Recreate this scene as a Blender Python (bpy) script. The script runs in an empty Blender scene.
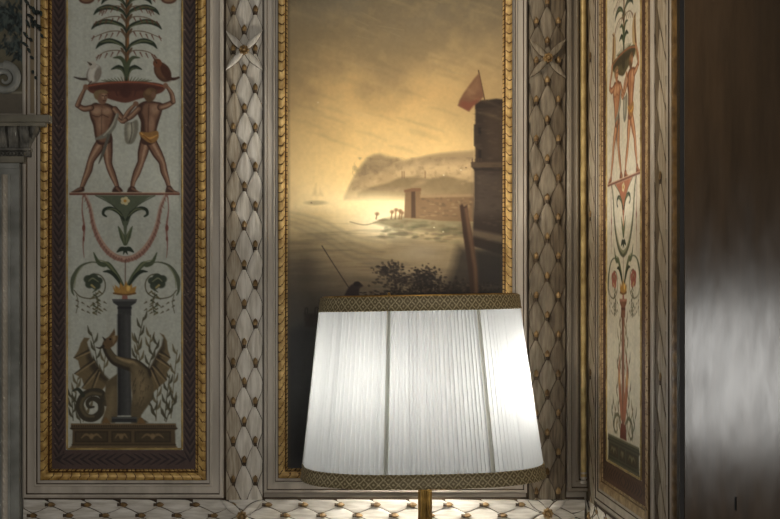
import bpy, math, random
import numpy as np
from mathutils import Vector, Matrix

random.seed(7)
RNG = np.random.default_rng(11)
PI = math.pi
S = bpy.context.scene
COL = S.collection

# ------------------------------------------------------------------ camera, world, lights, exposure
F_PX = 1120.0                      # focal length in pixels of the 780 px wide frame
D = 2.53                           # camera to the back wall
K = D / F_PX                       # metres on the back wall for one pixel
VX, VY = 330.0, 300.0              # principal point
ZC = 1.55                          # eye height
XR = (588 - VX) * K                # the right wall stands at this X

cam_d = bpy.data.cameras.new('camera')
cam_d.sensor_width = 36.0
cam_d.lens = F_PX / 780 * 36.0
cam_d.shift_x = (390 - VX) / 780
cam_d.shift_y = (VY - 259.5) / 780
cam = bpy.data.objects.new('camera', cam_d)
COL.objects.link(cam)
cam.location = (0, -D, ZC)
cam.rotation_euler = (PI / 2, 0, 0)
S.camera = cam

world = bpy.data.worlds.new('world')
S.world = world
world.use_nodes = True
bg = world.node_tree.nodes['Background']
bg.inputs[0].default_value = (1.0, 0.93, 0.84, 1)
bg.inputs[1].default_value = 0.05

def area(name, loc, target, size, size_y, power, color):
    l = bpy.data.lights.new(name, 'AREA')
    l.shape = 'RECTANGLE'
    l.size, l.size_y = size, size_y
    l.energy = power
    l.color = color
    o = bpy.data.objects.new(name, l)
    COL.objects.link(o)
    o.location = loc
    o.rotation_euler = (Vector(target) - Vector(loc)).to_track_quat('-Z', 'Y').to_euler()
    return o

# added unseen soft fill far behind the camera, to its right, besides the lamp's bulbs
area('added_room_fill', (0.75, -4.4, 1.75), (0.25, 0, 1.5), 1.2, 1.8, 40, (1.0, 0.97, 0.93))
# added unseen light far left, placed for the highlight on the half-open varnished door
area('added_door_glint', (-3.25, -0.90, 1.19), (0.64, -0.77, 1.42), 0.58, 0.64, 7.6, (1.0, 0.99, 0.95))
def spot(name, loc, target, power, color, angle, blend, radius):
    l = bpy.data.lights.new(name, 'SPOT')
    l.energy, l.color, l.spot_size, l.spot_blend, l.shadow_soft_size = power, color, math.radians(angle), blend, radius
    o = bpy.data.objects.new(name, l)
    COL.objects.link(o)
    o.location = loc
    o.rotation_euler = (Vector(target) - Vector(loc)).to_track_quat('-Z', 'Y').to_euler()
# added unseen warm spot, put in to brighten the side wall and corner
spot('added_corner_spot', (-1.1, -1.5, 2.9), (0.56, -0.22, 1.95), 95, (1.0, 0.86, 0.68), 34, 1.0, 0.06)
BULB_COLOR = (1.0, 0.95, 0.87)
BULB_STRENGTH = 350.0

S.view_settings.view_transform = 'Standard'
S.view_settings.look = 'None'
S.view_settings.exposure = 0.0
S.view_settings.gamma = 1.0
S.view_settings.use_curve_mapping = False

# ------------------------------------------------------------------ colour and materials
def lin(c):
    return tuple(((v / 255) / 12.92 if v / 255 <= 0.04045 else ((v / 255 + 0.055) / 1.055) ** 2.4) for v in c)

def lin_np(a):
    a = np.clip(a, 0, 255) / 255.0
    return np.where(a <= 0.04045, a / 12.92, ((a + 0.055) / 1.055) ** 2.4)

def new_mat(name):
    m = bpy.data.materials.new(name)
    m.use_nodes = True
    nt = m.node_tree
    return m, nt, nt.nodes['Principled BSDF']

def noise_mat(name, c1, c2, scale=12.0, rough=0.6, metal=0.0, bump=0.15, stretch=(1, 1, 1), detail=6.0, lo=0.35, hi=0.65, bscale=None, bdist=0.002, spec=0.4):
    m, nt, b = new_mat(name)
    tc = nt.nodes.new('ShaderNodeTexCoord')
    mp = nt.nodes.new('ShaderNodeMapping')
    mp.inputs['Scale'].default_value = stretch
    nt.links.new(tc.outputs['Object'], mp.inputs['Vector'])
    n = nt.nodes.new('ShaderNodeTexNoise')
    n.inputs['Scale'].default_value = scale
    n.inputs['Detail'].default_value = detail
    nt.links.new(mp.outputs['Vector'], n.inputs['Vector'])
    r = nt.nodes.new('ShaderNodeValToRGB')
    r.color_ramp.elements[0].position = lo
    r.color_ramp.elements[1].position = hi
    r.color_ramp.elements[0].color = (*lin(c1), 1)
    r.color_ramp.elements[1].color = (*lin(c2), 1)
    nt.links.new(n.outputs['Fac'], r.inputs['Fac'])
    nt.links.new(r.outputs['Color'], b.inputs['Base Color'])
    b.inputs['Roughness'].default_value = rough
    b.inputs['Metallic'].default_value = metal
    b.inputs['Specular IOR Level'].default_value = spec
    if bump:
        n2 = nt.nodes.new('ShaderNodeTexNoise')
        n2.inputs['Scale'].default_value = bscale or scale * 5
        n2.inputs['Detail'].default_value = 5
        nt.links.new(mp.outputs['Vector'], n2.inputs['Vector'])
        bp = nt.nodes.new('ShaderNodeBump')
        bp.inputs['Strength'].default_value = bump
        bp.inputs['Distance'].default_value = bdist
        nt.links.new(n2.outputs['Fac'], bp.inputs['Height'])
        nt.links.new(bp.outputs['Normal'], b.inputs['Normal'])
    return m

def paint_mat(name, rough=0.55, spec=0.35, bump=0.12):
    m, nt, b = new_mat(name)
    a = nt.nodes.new('ShaderNodeAttribute')
    a.attribute_name = 'paint'
    tc = nt.nodes.new('ShaderNodeTexCoord')
    n = nt.nodes.new('ShaderNodeTexNoise')
    n.inputs['Scale'].default_value = 160
    n.inputs['Detail'].default_value = 4
    nt.links.new(tc.outputs['Object'], n.inputs['Vector'])
    bp = nt.nodes.new('ShaderNodeBump')
    bp.inputs['Strength'].default_value = bump
    bp.inputs['Distance'].default_value = 0.001
    nt.links.new(n.outputs['Fac'], bp.inputs['Height'])
    nt.links.new(bp.outputs['Normal'], b.inputs['Normal'])
    nt.links.new(a.outputs['Color'], b.inputs['Base Color'])
    b.inputs['Roughness'].default_value = rough
    b.inputs['Specular IOR Level'].default_value = spec
    return m

M = {}
M['wall'] = noise_mat('plaster_grey', (142, 133, 119), (168, 158, 144), 6, 0.7, bump=0.2)
M['mould'] = noise_mat('moulding_grey', (166, 156, 141), (194, 184, 168), 9, 0.55, bump=0.2, stretch=(3, 3, 0.5))
M['mould_shaded'] = noise_mat('moulding_shaded', (112, 102, 86), (142, 131, 114), 9, 0.6, bump=0.2, stretch=(3, 3, 0.5))  # shaded copy of the moulding colour, for the corner panel
M['mould_warm'] = noise_mat('moulding_warm', (128, 112, 86), (150, 134, 106), 9, 0.6, bump=0.2, stretch=(3, 3, 0.5))
M['mould_light'] = noise_mat('moulding_light', (170, 160, 142), (192, 182, 166), 9, 0.5, bump=0.2)
M['leaf'] = noise_mat('carved_leaf', (186, 177, 160), (218, 211, 197), 30, 0.6, bump=0.35, stretch=(5, 5, 0.5), bscale=60)
M['leaf_across'] = noise_mat('carved_frieze_leaf', (188, 180, 165), (222, 216, 204), 30, 0.6, bump=0.35, stretch=(0.5, 5, 5), bscale=60)
M['leaf_brown'] = noise_mat('shade_brown_leaf', (80, 67, 50), (116, 102, 80), 26, 0.6, bump=0.35, stretch=(8, 8, 0.5), bscale=60)  # brown shade put into one side's leaves; also outlines side-wall leaves
M['leaf_shaded'] = noise_mat('shaded_carved_leaf', (108, 96, 78), (142, 130, 109), 30, 0.6, bump=0.35, stretch=(5, 5, 0.5), bscale=60)  # shaded copy of the leaf colour, for the right pilaster
M['leaf_right'] = noise_mat('carved_leaf_tan_and_shade', (146, 131, 108), (184, 172, 150), 26, 0.6, bump=0.35, stretch=(8, 8, 0.5), bscale=60)  # side-wall leaf colour; also painted shade on the left band's left leaves
M['groove'] = noise_mat('shade_and_stalk_brown', (58, 46, 32), (84, 68, 50), 14, 0.7)  # brown stands for shade in recesses and outlines; also colours bud stalks
M['bud'] = noise_mat('gilt_bud', (96, 72, 42), (158, 130, 86), 60, 0.42, metal=0.1, bump=0.2)
M['gilt'] = noise_mat('worn_gilt', (152, 116, 58), (208, 172, 102), 60, 0.42, metal=0.2, bump=0.3, bscale=120)
M['gilt_light'] = noise_mat('light_gilt', (160, 126, 70), (214, 180, 116), 60, 0.45, metal=0.12, bump=0.3, bscale=120)
M['gilt_faded'] = noise_mat('faded_gilt', (138, 112, 74), (186, 160, 116), 60, 0.5, metal=0.05, bump=0.25, bscale=120)
M['gilt_pale'] = noise_mat('pale_gilt', (152, 128, 78), (202, 176, 118), 30, 0.4, metal=0.2, bump=0.25, bscale=120)
M['gilt_outline'] = noise_mat('brown_outline', (72, 46, 22), (100, 66, 34), 40, 0.6, bump=0.2)  # dark outline colour in the creases of the gilt carving
M['dark_gilt'] = noise_mat('tarnished_gilt', (84, 64, 38), (138, 108, 64), 40, 0.45, metal=0.25, bump=0.3, bscale=120)
M['stone'] = noise_mat('grey_stone', (116, 116, 108), (150, 150, 142), 18, 0.55, bump=0.3)
M['stone_warm'] = noise_mat('drab_stone', (98, 94, 80), (126, 120, 104), 18, 0.6, bump=0.3)
M['stone_dark'] = noise_mat('dark_grey_carving', (74, 72, 65), (122, 118, 107), 40, 0.6, bump=0.5, bscale=140)  # darker grey for the carved courses under the shelf
M['gilt_outline_faded'] = noise_mat('faded_outline', (96, 74, 48), (126, 100, 68), 40, 0.6, bump=0.2)  # paler outline colour for the side-wall gilt frame
M['floor'] = noise_mat('floor_boards', (70, 50, 34), (96, 70, 48), 6, 0.5, stretch=(1, 10, 1))
M['brass'] = noise_mat('aged_brass', (110, 84, 40), (168, 134, 72), 30, 0.32, metal=0.85, bump=0.1)
M['paint'] = paint_mat('old_fresco_paint', 0.6, 0.3)
M['oil'] = paint_mat('varnished_oil_paint', 0.5, 0.2, 0.18)

# ------------------------------------------------------------------ mesh builder
class MB:
    def __init__(self):
        self.v, self.f, self.mi = [], [], []
    def add(self, verts, faces, mat=0):
        o = len(self.v)
        self.v.extend(verts)
        for f in faces:
            self.f.append(tuple(i + o for i in f))
            self.mi.append(mat)
    def grid(self, P, close_u=False, mat=0, matf=None):
        """P[i][j] are points"""
        n, m = len(P), len(P[0])
        o = len(self.v)
        for r in P:
            self.v.extend(r)
        for i in range(n if close_u else n - 1):
            i2 = (i + 1) % n
            for j in range(m - 1):
                self.f.append((o + i * m + j, o + i2 * m + j, o + i2 * m + j + 1, o + i * m + j + 1))
                self.mi.append(matf(i, j) if matf else mat)
    def box(self, x0, x1, y0, y1, z0, z1, mat=0):
        v = [(x, y, z) for x in (x0, x1) for y in (y0, y1) for z in (z0, z1)]
        self.add(v, [(0, 1, 3, 2), (4, 6, 7, 5), (0, 4, 5, 1), (2, 3, 7, 6), (0, 2, 6, 4), (1, 5, 7, 3)], mat)
    def tube(self, pts, r, n=8, mat=0, caps=True):
        pts = [Vector(p) for p in pts]
        rs = r if isinstance(r, (list, tuple)) else [r] * len(pts)
        rows = []
        up = Vector((0.3, 0.9, 0.2)).normalized()
        for i, p in enumerate(pts):
            t = (pts[min(i + 1, len(pts) - 1)] - pts[max(i - 1, 0)]).normalized()
            a = t.cross(up)
            if a.length < 1e-4:
                a = t.cross(Vector((1, 0, 0)))
            a.normalize()
            b = t.cross(a)
            rows.append([tuple(p + (a * math.cos(q) + b * math.sin(q)) * rs[i]) for q in [2 * PI * k / n for k in range(n + 1)]])
        self.grid(rows, mat=mat)
        if caps:
            for rr in (rows[0], rows[-1]):
                self.add(rr[:n], [tuple(range(n))], mat)
    def lathe(self, prof, cx, cy, n=32, mat=0, flute=0, famp=0.0):
        rows = []
        for k in range(n + 1):
            a = 2 * PI * k / n
            fl = 1 - famp * (0.5 + 0.5 * math.cos(a * flute)) if flute else 1
            rows.append([(cx + r * fl * math.cos(a), cy + r * fl * math.sin(a), z) for r, z in prof])
        self.grid(rows, mat=mat)
    def build(self, name, mats, parent=None, smooth=True, fix=True):
        me = bpy.data.meshes.new(name)
        me.from_pydata([tuple(p) for p in self.v], [], self.f)
        for m in (mats if isinstance(mats, (list, tuple)) else [mats]):
            me.materials.append(m)
        me.polygons.foreach_set('material_index', self.mi)
        me.polygons.foreach_set('use_smooth', [smooth] * len(self.f))
        me.update()
        if fix:
            import bmesh
            bm = bmesh.new()
            bm.from_mesh(me)
            bmesh.ops.remove_doubles(bm, verts=bm.verts, dist=1e-6)
            bmesh.ops.recalc_face_normals(bm, faces=bm.faces)
            bm.to_mesh(me)
            bm.free()
        if smooth:
            try:
                me.set_sharp_from_angle(angle=math.radians(38))
            except Exception:
                pass
        o = bpy.data.objects.new(name, me)
        COL.objects.link(o)
        if parent:
            o.parent = parent
            o.matrix_parent_inverse = parent.matrix_world.inverted()
        return o

def thing(name, label, cat, loc, group=None):
    o = bpy.data.objects.new(name, None)
    COL.objects.link(o)
    o.location = loc
    o.empty_display_size = 0.05
    bpy.context.view_layer.update()
    o['label'], o['category'] = label, cat
    if group:
        o['group'] = group
    return o

def struct(o, label=None, cat=None):
    o['kind'] = 'structure'
    if label:
        o['label'] = label
    if cat:
        o['category'] = cat
    return o

# wall coordinates: a runs along the wall in back-wall pixels, b downward, h stands out from the wall (metres)
def back(a, b, h):
    return ((a - VX) * K, -h, ZC - (b - VY) * K)

def right(a, b, h):
    return (XR - h * 0.35, -a * K, ZC - (b - VY) * K)          # its ornament is in much lower relief

TOP = -70.0                         # the wall panels reach a little above the picture

def strip(mb, W, o0, o1, i0, i1, hf, ns, nt, matf=None):
    """a moulding between outer edge o0-o1 and inner edge i0-i1; hf(s, t) is its height, s in pixels of length"""
    L = math.hypot(o1[0] - o0[0], o1[1] - o0[1])
    P, Q = [], []
    for i in range(ns + 1):
        q = i / ns
        row, mrow = [], []
        for j in range(nt + 1):
            t = j / nt if not isinstance(nt, list) else nt[j]
            e0 = (o0[0] + (i0[0] - o0[0]) * t, o0[1] + (i0[1] - o0[1]) * t)
            e1 = (o1[0] + (i1[0] - o1[0]) * t, o1[1] + (i1[1] - o1[1]) * t)
            row.append(W(e0[0] + (e1[0] - e0[0]) * q, e0[1] + (e1[1] - e0[1]) * q, hf(q * L, t)))
        P.append(row)
    mf = (lambda i, j: matf((i + 0.5) / ns * L, (j + 0.5) / nt)) if matf else None
    mb.grid(P, matf=mf)

def rect_sides(ro, ri, sides):
    (x0, y0, x1, y1), (a0, b0, a1, b1) = ro, ri
    out = []
    if 'L' in sides: out.append(((x0, y0), (x0, y1), (a0, b0), (a0, b1)))
    if 'R' in sides: out.append(((x1, y0), (x1, y1), (a1, b0), (a1, b1)))
    if 'B' in sides: out.append(((x0, y1), (x1, y1), (a0, b1), (a1, b1)))
    if 'T' in sides: out.append(((x0, y0), (x1, y0), (a0, b0), (a1, b0)))
    return out

def profile_frame(mb, W, ro, w, prof, sides='LRBT', matf=None):
    """plain moulding; prof = [(t, h)] across its width w (pixels), outer to inner"""
    ri = (ro[0] + w, ro[1] + w, ro[2] - w, ro[3] - w)
    for o0, o1, i0, i1 in rect_sides(ro, ri, sides):
        P = []
        for q in (0, 1):
            row = []
            for t, h in prof:
                e0 = (o0[0] + (i0[0] - o0[0]) * t, o0[1] + (i0[1] - o0[1]) * t)
                e1 = (o1[0] + (i1[0] - o1[0]) * t, o1[1] + (i1[1] - o1[1]) * t)
                row.append(W(e0[0] + (e1[0] - e0[0]) * q, e0[1] + (e1[1] - e0[1]) * q, h))
            P.append(row)
        mb.grid(P, matf=(lambda i, j: matf[j]) if matf else None)

def gilt_frame(mb, W, ro, w, period=9.7, base=0.008, amp=0.009, sides='LRBT', slant=0.0):
    ri = (ro[0] + w, ro[1] + w, ro[2] - w, ro[3] - w)
    def ph(s, t):
        c = min(t / 0.74, 1.0) * 2 - 1
        return (s / period + 0.30 * c * c + slant * c) % 1.0
    def hf(s, t):
        if t <= 0.0 or t >= 1.0:
            return base * 0.3
        if t < 0.74:
            p = math.sin(PI * (0.06 + 0.88 * t / 0.74)) ** 0.7
            return base + amp * p * (0.35 + 0.65 * (1 - ph(s, t)) ** 0.5)
        if t < 0.80:
            return base * 0.6
        return base * 0.7 + amp * 0.45 * abs(math.sin(PI * s / (period * 0.5))) ** 0.6
    def mf(s, t):
        if t < 0.74:
            return 1 if (ph(s, t) > 0.88 or t < 0.06) else 0
        return 1 if (t < 0.82 or abs(math.sin(PI * s / (period * 0.5))) < 0.35) else 0
    for o0, o1, i0, i1 in rect_sides(ro, ri, sides):
        L = math.hypot(o1[0] - o0[0], o1[1] - o0[1])
        strip(mb, W, o0, o1, i0, i1, hf, int(L / period * 9), 14, mf)

# ------------------------------------------------------------------ painter: colours are laid on the vertices of a fine grid
def vnoise(h, w, cell, rng):
    gh, gw = int(h / cell) + 3, int(w / cell) + 3
    g = rng.random((gh, gw))
    y = np.arange(h)[:, None] / cell
    x = np.arange(w)[None, :] / cell
    yi, xi = y.astype(int), x.astype(int)
    fy, fx = y - yi, x - xi
    fy, fx = fy * fy * (3 - 2 * fy), fx * fx * (3 - 2 * fx)
    return (g[yi, xi] * (1 - fy) * (1 - fx) + g[yi + 1, xi] * fy * (1 - fx) + g[yi, xi + 1] * (1 - fy) * fx + g[yi + 1, xi + 1] * fy * fx)

def fbm_aniso(h, w, cy, cx, rng, o=4):
    k = max(1, int(round(cx / cy)))
    a = fbm(h, w // k + 3, cy, rng, o)
    x = np.arange(w) / k
    xi = x.astype(int)
    f = x - xi
    return a[:, xi] * (1 - f) + a[:, xi + 1] * f

def fbm(h, w, cell, rng, o=4):
    s, a, t = 0, 1.0, 0
    for _ in range(o):
        s = s + a * vnoise(h, w, max(cell, 1.01), rng)
        t += a
        a *= 0.55
        cell *= 0.5
    return s / t

def catmull(pts, n=8, closed=False):
    p = [np.array(q, float) for q in pts]
    out = []
    N = len(p)
    for i in range(N if closed else N - 1):
        p0 = p[(i - 1) % N] if (closed or i > 0) else p[i]
        p1, p2 = p[i], p[(i + 1) % N]
        p3 = p[(i + 2) % N] if (closed or i + 2 < N) else p2
        for k in range(n):
            t = k / n
            out.append(0.5 * (2 * p1 + (p2 - p0) * t + (2 * p0 - 5 * p1 + 4 * p2 - p3) * t * t + (3 * p1 - p0 - 3 * p2 + p3) * t ** 3))
    if not closed:
        out.append(p[-1])
    return out

class Canvas:
    def __init__(self, x0, y0, x1, y1, ppx, ppy=None, seed=3):
        ppy = ppy or ppx
        self.x0, self.y0, self.x1, self.y1 = x0, y0, x1, y1
        self.W, self.H = int((x1 - x0) * ppx) + 1, int((y1 - y0) * ppy) + 1
        self.X, self.Y = np.meshgrid(np.linspace(x0, x1, self.W), np.linspace(y0, y1, self.H))
        self.C = np.zeros((self.H, self.W, 3))
        self.rng = np.random.default_rng(seed)
        self.T = lambda p: p
    def fill(self, c):
        self.C[:] = c
    def blend(self, al, c, sl=None):
        sl = sl or (slice(None), slice(None))
        a = np.clip(al, 0, 1)[..., None]
        self.C[sl] = self.C[sl] * (1 - a) + np.asarray(c, float) * a
    def _sl(self, xa, ya, xb, yb):
        ix0 = max(int((xa - self.x0) / (self.x1 - self.x0) * (self.W - 1)) - 1, 0)
        ix1 = min(int((xb - self.x0) / (self.x1 - self.x0) * (self.W - 1)) + 3, self.W)
        iy0 = max(int((ya - self.y0) / (self.y1 - self.y0) * (self.H - 1)) - 1, 0)
        iy1 = min(int((yb - self.y0) / (self.y1 - self.y0) * (self.H - 1)) + 3, self.H)
        if ix1 - ix0 < 1 or iy1 - iy0 < 1:
            return None
        return (slice(iy0, iy1), slice(ix0, ix1))
    def noise(self, cell, o=4):
        return fbm(self.H, self.W, cell, self.rng, o)
    def poly(self, pts, c, alpha=1.0, soft=0.6, smooth=0, grain=0.0, raw=False):
        p = [q if raw else self.T(q) for q in pts]
        if smooth:
            p = catmull(p, smooth, True)
        p = np.array(p, float)
        sl = self._sl(p[:, 0].min() - 2 * soft - 1, p[:, 1].min() - 2 * soft - 1, p[:, 0].max() + 2 * soft + 1, p[:, 1].max() + 2 * soft + 1)
        if not sl:
            return
        X, Y = self.X[sl], self.Y[sl]
        inside = np.zeros(X.shape, bool)
        d2 = np.full(X.shape, 1e9)
        n = len(p)
        for i in range(n):
            ax, ay = p[i]
            bx, by = p[(i + 1) % n]
            cr = ((ay > Y) != (by > Y))
            if ay != by:
                inside ^= cr & (X < (bx - ax) * (Y - ay) / (by - ay) + ax)
            ex, ey = bx - ax, by - ay
            l2 = ex * ex + ey * ey + 1e-9
            t = np.clip(((X - ax) * ex + (Y - ay) * ey) / l2, 0, 1)
            d2 = np.minimum(d2, (X - ax - t * ex) ** 2 + (Y - ay - t * ey) ** 2)
        sd = np.sqrt(d2) * np.where(inside, 1, -1)
        al = np.clip(sd / (2 * soft) + 0.5, 0, 1) * alpha
        if grain:
            al = al * (1 - grain + grain * 1.6 * self.rng.random(al.shape))
        self.blend(al, c, sl)
    def stroke(self, pts, w, c, alpha=1.0, soft=0.5, n=6, raw=False, ws=1.0):
        """w: one width or a list of widths at the given points"""
        p = [q if raw else self.T(q) for q in pts]
        ww = list(w) if isinstance(w, (list, tuple)) else [w] * len(p)
        ww = [q * ws for q in ww]
        if len(p) > 2:
            t = catmull([(q[0], q[1]) for q in p], n)
            k = np.linspace(0, len(p) - 1, len(t))
            ww = np.interp(k, np.arange(len(p)), ww)
            p = t
        p = np.array(p, float)
        m = max(ww) / 2 + 2 * soft + 1
        sl = self._sl(p[:, 0].min() - m, p[:, 1].min() - m, p[:, 0].max() + m, p[:, 1].max() + m)
        if not sl:
            return
        X, Y = self.X[sl], self.Y[sl]
        best = np.full(X.shape, -1e9)
        for i in range(len(p) - 1):
            ax, ay = p[i]
            bx, by = p[i + 1]
            ex, ey = bx - ax, by - ay
            t = np.clip(((X - ax) * ex + (Y - ay) * ey) / (ex * ex + ey * ey + 1e-9), 0, 1)
            d = np.sqrt((X - ax - t * ex) ** 2 + (Y - ay - t * ey) ** 2)
            best = np.maximum(best, (ww[i] * (1 - t) + ww[i + 1] * t) / 2 - d)
        self.blend(np.clip(best / (2 * soft) + 0.5, 0, 1) * alpha, c, sl)
    def ell(self, cx, cy, rx, ry, c, alpha=1.0, soft=0.15, rot=0.0, raw=False):
        if not raw:
            cx, cy = self.T((cx, cy))
        r = max(rx, ry) * (1 + soft) + 1
        sl = self._sl(cx - r, cy - r, cx + r, cy + r)
        if not sl:
            return
        X, Y = self.X[sl] - cx, self.Y[sl] - cy
        u = X * math.cos(rot) + Y * math.sin(rot)
        v = -X * math.sin(rot) + Y * math.cos(rot)
        d = np.sqrt((u / rx) ** 2 + (v / ry) ** 2)
        self.blend(np.clip((1 + soft / 2 - d) / soft, 0, 1) * alpha, c, sl)
    def mesh(self, name, wallf, mat, parent, h=0.004, mask=None, hmap=None):
        ny, nx = self.H, self.W
        P = np.empty((ny, nx, 3))
        p00 = np.array(wallf(self.x0, self.y0, h))
        p10 = np.array(wallf(self.x1, self.y0, h))
        p01 = np.array(wallf(self.x0, self.y1, h))
        fx = (self.X - self.x0) / (self.x1 - self.x0)
        fy = (self.Y - self.y0) / (self.y1 - self.y0)
        P = p00 + fx[..., None] * (p10 - p00) + fy[..., None] * (p01 - p00)
        idx = np.arange(ny * nx).reshape(ny, nx)
        q = np.stack([idx[:-1, :-1], idx[1:, :-1], idx[1:, 1:], idx[:-1, 1:]], -1)
        if mask is not None:
            q = q[mask(self.X[:-1, :-1], self.Y[:-1, :-1])]
        q = q.reshape(-1, 4)
        used, inv = np.unique(q, return_inverse=True)
        q = inv.reshape(-1, 4)
        P = P.reshape(-1, 3)[used]
        C = lin_np(self.C.reshape(-1, 3)[used])
        me = bpy.data.meshes.new(name)
        me.vertices.add(len(P))
        me.vertices.foreach_set('co', P.astype(np.float32).ravel())
        me.loops.add(q.size)
        me.loops.foreach_set('vertex_index', q.ravel().astype(np.int32))
        me.polygons.add(len(q))
        me.polygons.foreach_set('loop_start', (np.arange(len(q)) * 4).astype(np.int32))
        me.update(calc_edges=True)
        at = me.color_attributes.new('paint', 'FLOAT_COLOR', 'POINT')
        at.data.foreach_set('color', np.concatenate([C, np.ones((len(C), 1))], 1).astype(np.float32).ravel())
        me.materials.append(mat)
        me.validate()
        o = bpy.data.objects.new(name, me)
        COL.objects.link(o)
        if parent:
            o.parent = parent
            o.matrix_parent_inverse = parent.matrix_world.inverted()
        return o

# ------------------------------------------------------------------ the setting
def slab(name, x0, x1, y0, y1, z0, z1, mat, label, cat):
    mb = MB()
    mb.box(x0, x1, y0, y1, z0, z1)
    return struct(mb.build(name, mat, smooth=False), label, cat)

slab('floor', -3.6, XR + 1.3, -5.2, 0.12, -0.06, 0.0, M['floor'], 'dark boarded floor under the standing lamp', 'floor')
slab('wall_back', -3.6, XR + 0.1, 0.0, 0.12, 0.0, 2.7, M['wall'], 'grey plastered wall behind the lamp and pictures', 'wall')
slab('wall_right', XR, XR + 0.1, -304 * K, 0.0, 0.0, 2.7, M['wall'], 'grey side wall at the right of the corner', 'wall')

MOULD = [(0, 0.0), (0, 0.013), (0.10, 0.016), (0.22, 0.016), (0.27, 0.010), (0.66, 0.010), (0.70, 0.013), (0.80, 0.013), (0.84, 0.007), (1.0, 0.006)]
MMAT = [0, 0, 0, 1, 0, 0, 2, 1, 0]
def trim(n, W, ro, w, sides, label, prof=MOULD, mm=MMAT, mats=None):
    mb = MB()
    profile_frame(mb, W, ro, w, prof, sides, mm)
    o = mb.build('trim_%d' % n, mats or [M['mould'], M['groove'], M['mould_light']], smooth=False)
    return struct(o, label, 'moulding')

trim(1, back, (24, TOP - 17, 224, 497), 17, 'LRBT', 'grey stepped moulding around the tall panel with two tray bearers and a dragon')
trim(2, back, (264, TOP - 14, 526, 492), 14, 'LRBT', 'grey stepped moulding around the seascape painting')

# the narrow corner panel: moulding on its left and foot, running into the corner
def corner_panel():
    mb = MB()
    x0, b1 = 566, 491
    prof = [(0, 0.0), (0, 0.012), (1.5, 0.016), (4, 0.016), (5, 0.010), (9, 0.010), (10, 0.014), (11.5, 0.012), (13, 0.006), (22, 0.006)]
    mm = [0, 0, 0, 1, 0, 0, 2, 1, 0]
    P = [[back(x0 + d, TOP, h) for d, h in prof], [back(x0 + d, b1 - d, h) for d, h in prof]]
    mb.grid(P, matf=lambda i, j: mm[j])
    P = [[back(x0 + d, b1 - d, h) for d, h in prof], [back(588, b1 - d, h) for d, h in prof]]
    mb.grid(P, matf=lambda i, j: mm[j])
    struct(mb.build('trim_3', [M['mould_shaded'], M['groove'], M['mould_shaded']], smooth=False), 'grey moulding of the narrow panel in the corner', 'moulding')
corner_panel()

trim(4, right, (36, TOP - 14, 236, 494), 14, 'LRBT', 'grey moulding around the narrow figure panel on the side wall')
def door_post_moulding():
    mb = MB()
    prof = [(266, 0.0), (266, 0.010), (269, 0.014), (272, 0.014), (273, 0.008), (277, 0.008), (277, 0.0)]
    mb.grid([[right(a, TOP, h) for a, h in prof], [right(a, 660, h) for a, h in prof]], matf=lambda i, j: [0, 0, 2, 1, 0, 0][j])
    struct(mb.build('trim_5', [M['mould'], M['groove'], M['mould_light']], smooth=False), 'thin grey upright moulding beside the dark door surround', 'moulding')
door_post_moulding()

# ------------------------------------------------------------------ carved leaf bands
def leaf_mesh(mb, W, cx, cy, L, hw, ang, clip=None, h0=0.003, h1=0.0115, bulge=0.0026, mat=0):
    """one laurel leaf, its base at (cx, cy), its tip L pixels along ang (0 = up)"""
    nb, na = 10, 10
    ca, sa = math.cos(ang), math.sin(ang)
    P = []
    AA = [-1, -.87, -.62, -.4, -.2, 0, .2, .4, .62, .87, 1]
    for i in range(nb + 1):
        b = i / nb
        w = hw * (0.55 + 0.45 * math.sin(PI / 2 * b / 0.36) if b < 0.36 else (1.0 if b < 0.42 else max(0.0, 1 - ((b - 0.42) / 0.58) ** 1.6) ** 1.05))
        row = []
        for j in range(na + 1):
            a = AA[j]
            x, y = a * w, b * L
            px, py = cx + x * ca + y * sa, cy + x * sa - y * ca
            if clip:
                px = min(max(px, clip[0]), clip[1])
                py = min(max(py, clip[2]), clip[3])
            hh = h0 + (h1 - h0) * b + bulge * (1 - abs(a) ** 2.0) + 0.0005 * math.cos(a * PI * 4) * (1 - b * 0.6)
            if abs(a) < 0.05:
                hh -= 0.0006
            if j in (0, na):
                hh -= 0.003
            row.append(W(px, py, max(hh, 0.0005)))
        P.append(row)
    mb.grid(P, matf=lambda i, j: 1 if j in (0, na - 1) else mat)

def bud_mesh(mb, W, cx, cy, r, L, ang, h=0.012):
    n, m = 8, 6
    ca, sa = math.cos(ang), math.sin(ang)
    P = []
    for i in range(m + 1):
        t = i / m
        rr = r * (0.75, 0.62, 0.72, 1.0, 0.98, 0.66, 0.0)[i]
        row = []
        for j in range(n + 1):
            q = 2 * PI * j / n
            x, y = rr * math.cos(q), t * L
            row.append(W(cx + x * ca + y * sa, cy + x * sa - y * ca, h + rr * K * 1.1 * math.sin(q)))
        P.append(row)
    mb.grid(P, matf=lambda i, j: 1 if i < 2 else 0)

def ribbon_mesh(mb, W, p0, p1, w, h=0.019, mid=None):
    pts = catmull([p0, mid, p1] if mid else [p0, ((p0[0] + p1[0]) / 2, (p0[1] + p1[1]) / 2), p1], 6)
    P = []
    for i, p in enumerate(pts):
        t = pts[min(i + 1, len(pts) - 1)] - pts[max(i - 1, 0)]
        t = t / np.linalg.norm(t)
        nx, ny = -t[1], t[0]
        u = i / (len(pts) - 1)
        hh = h + 0.004 * math.sin(PI * u)
        P.append([W(p[0] + nx * w * a / 2, p[1] + ny * w * a / 2, (hh + 0.0025 * (1 - abs(a)) - 0.002 * (abs(a) > 0.9)) if abs(a) <= 1 else 0.004)
                  for a in (-1.02, -1, -0.5, 0, 0.5, 1, 1.02)])
    mb.grid(P)

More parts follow.
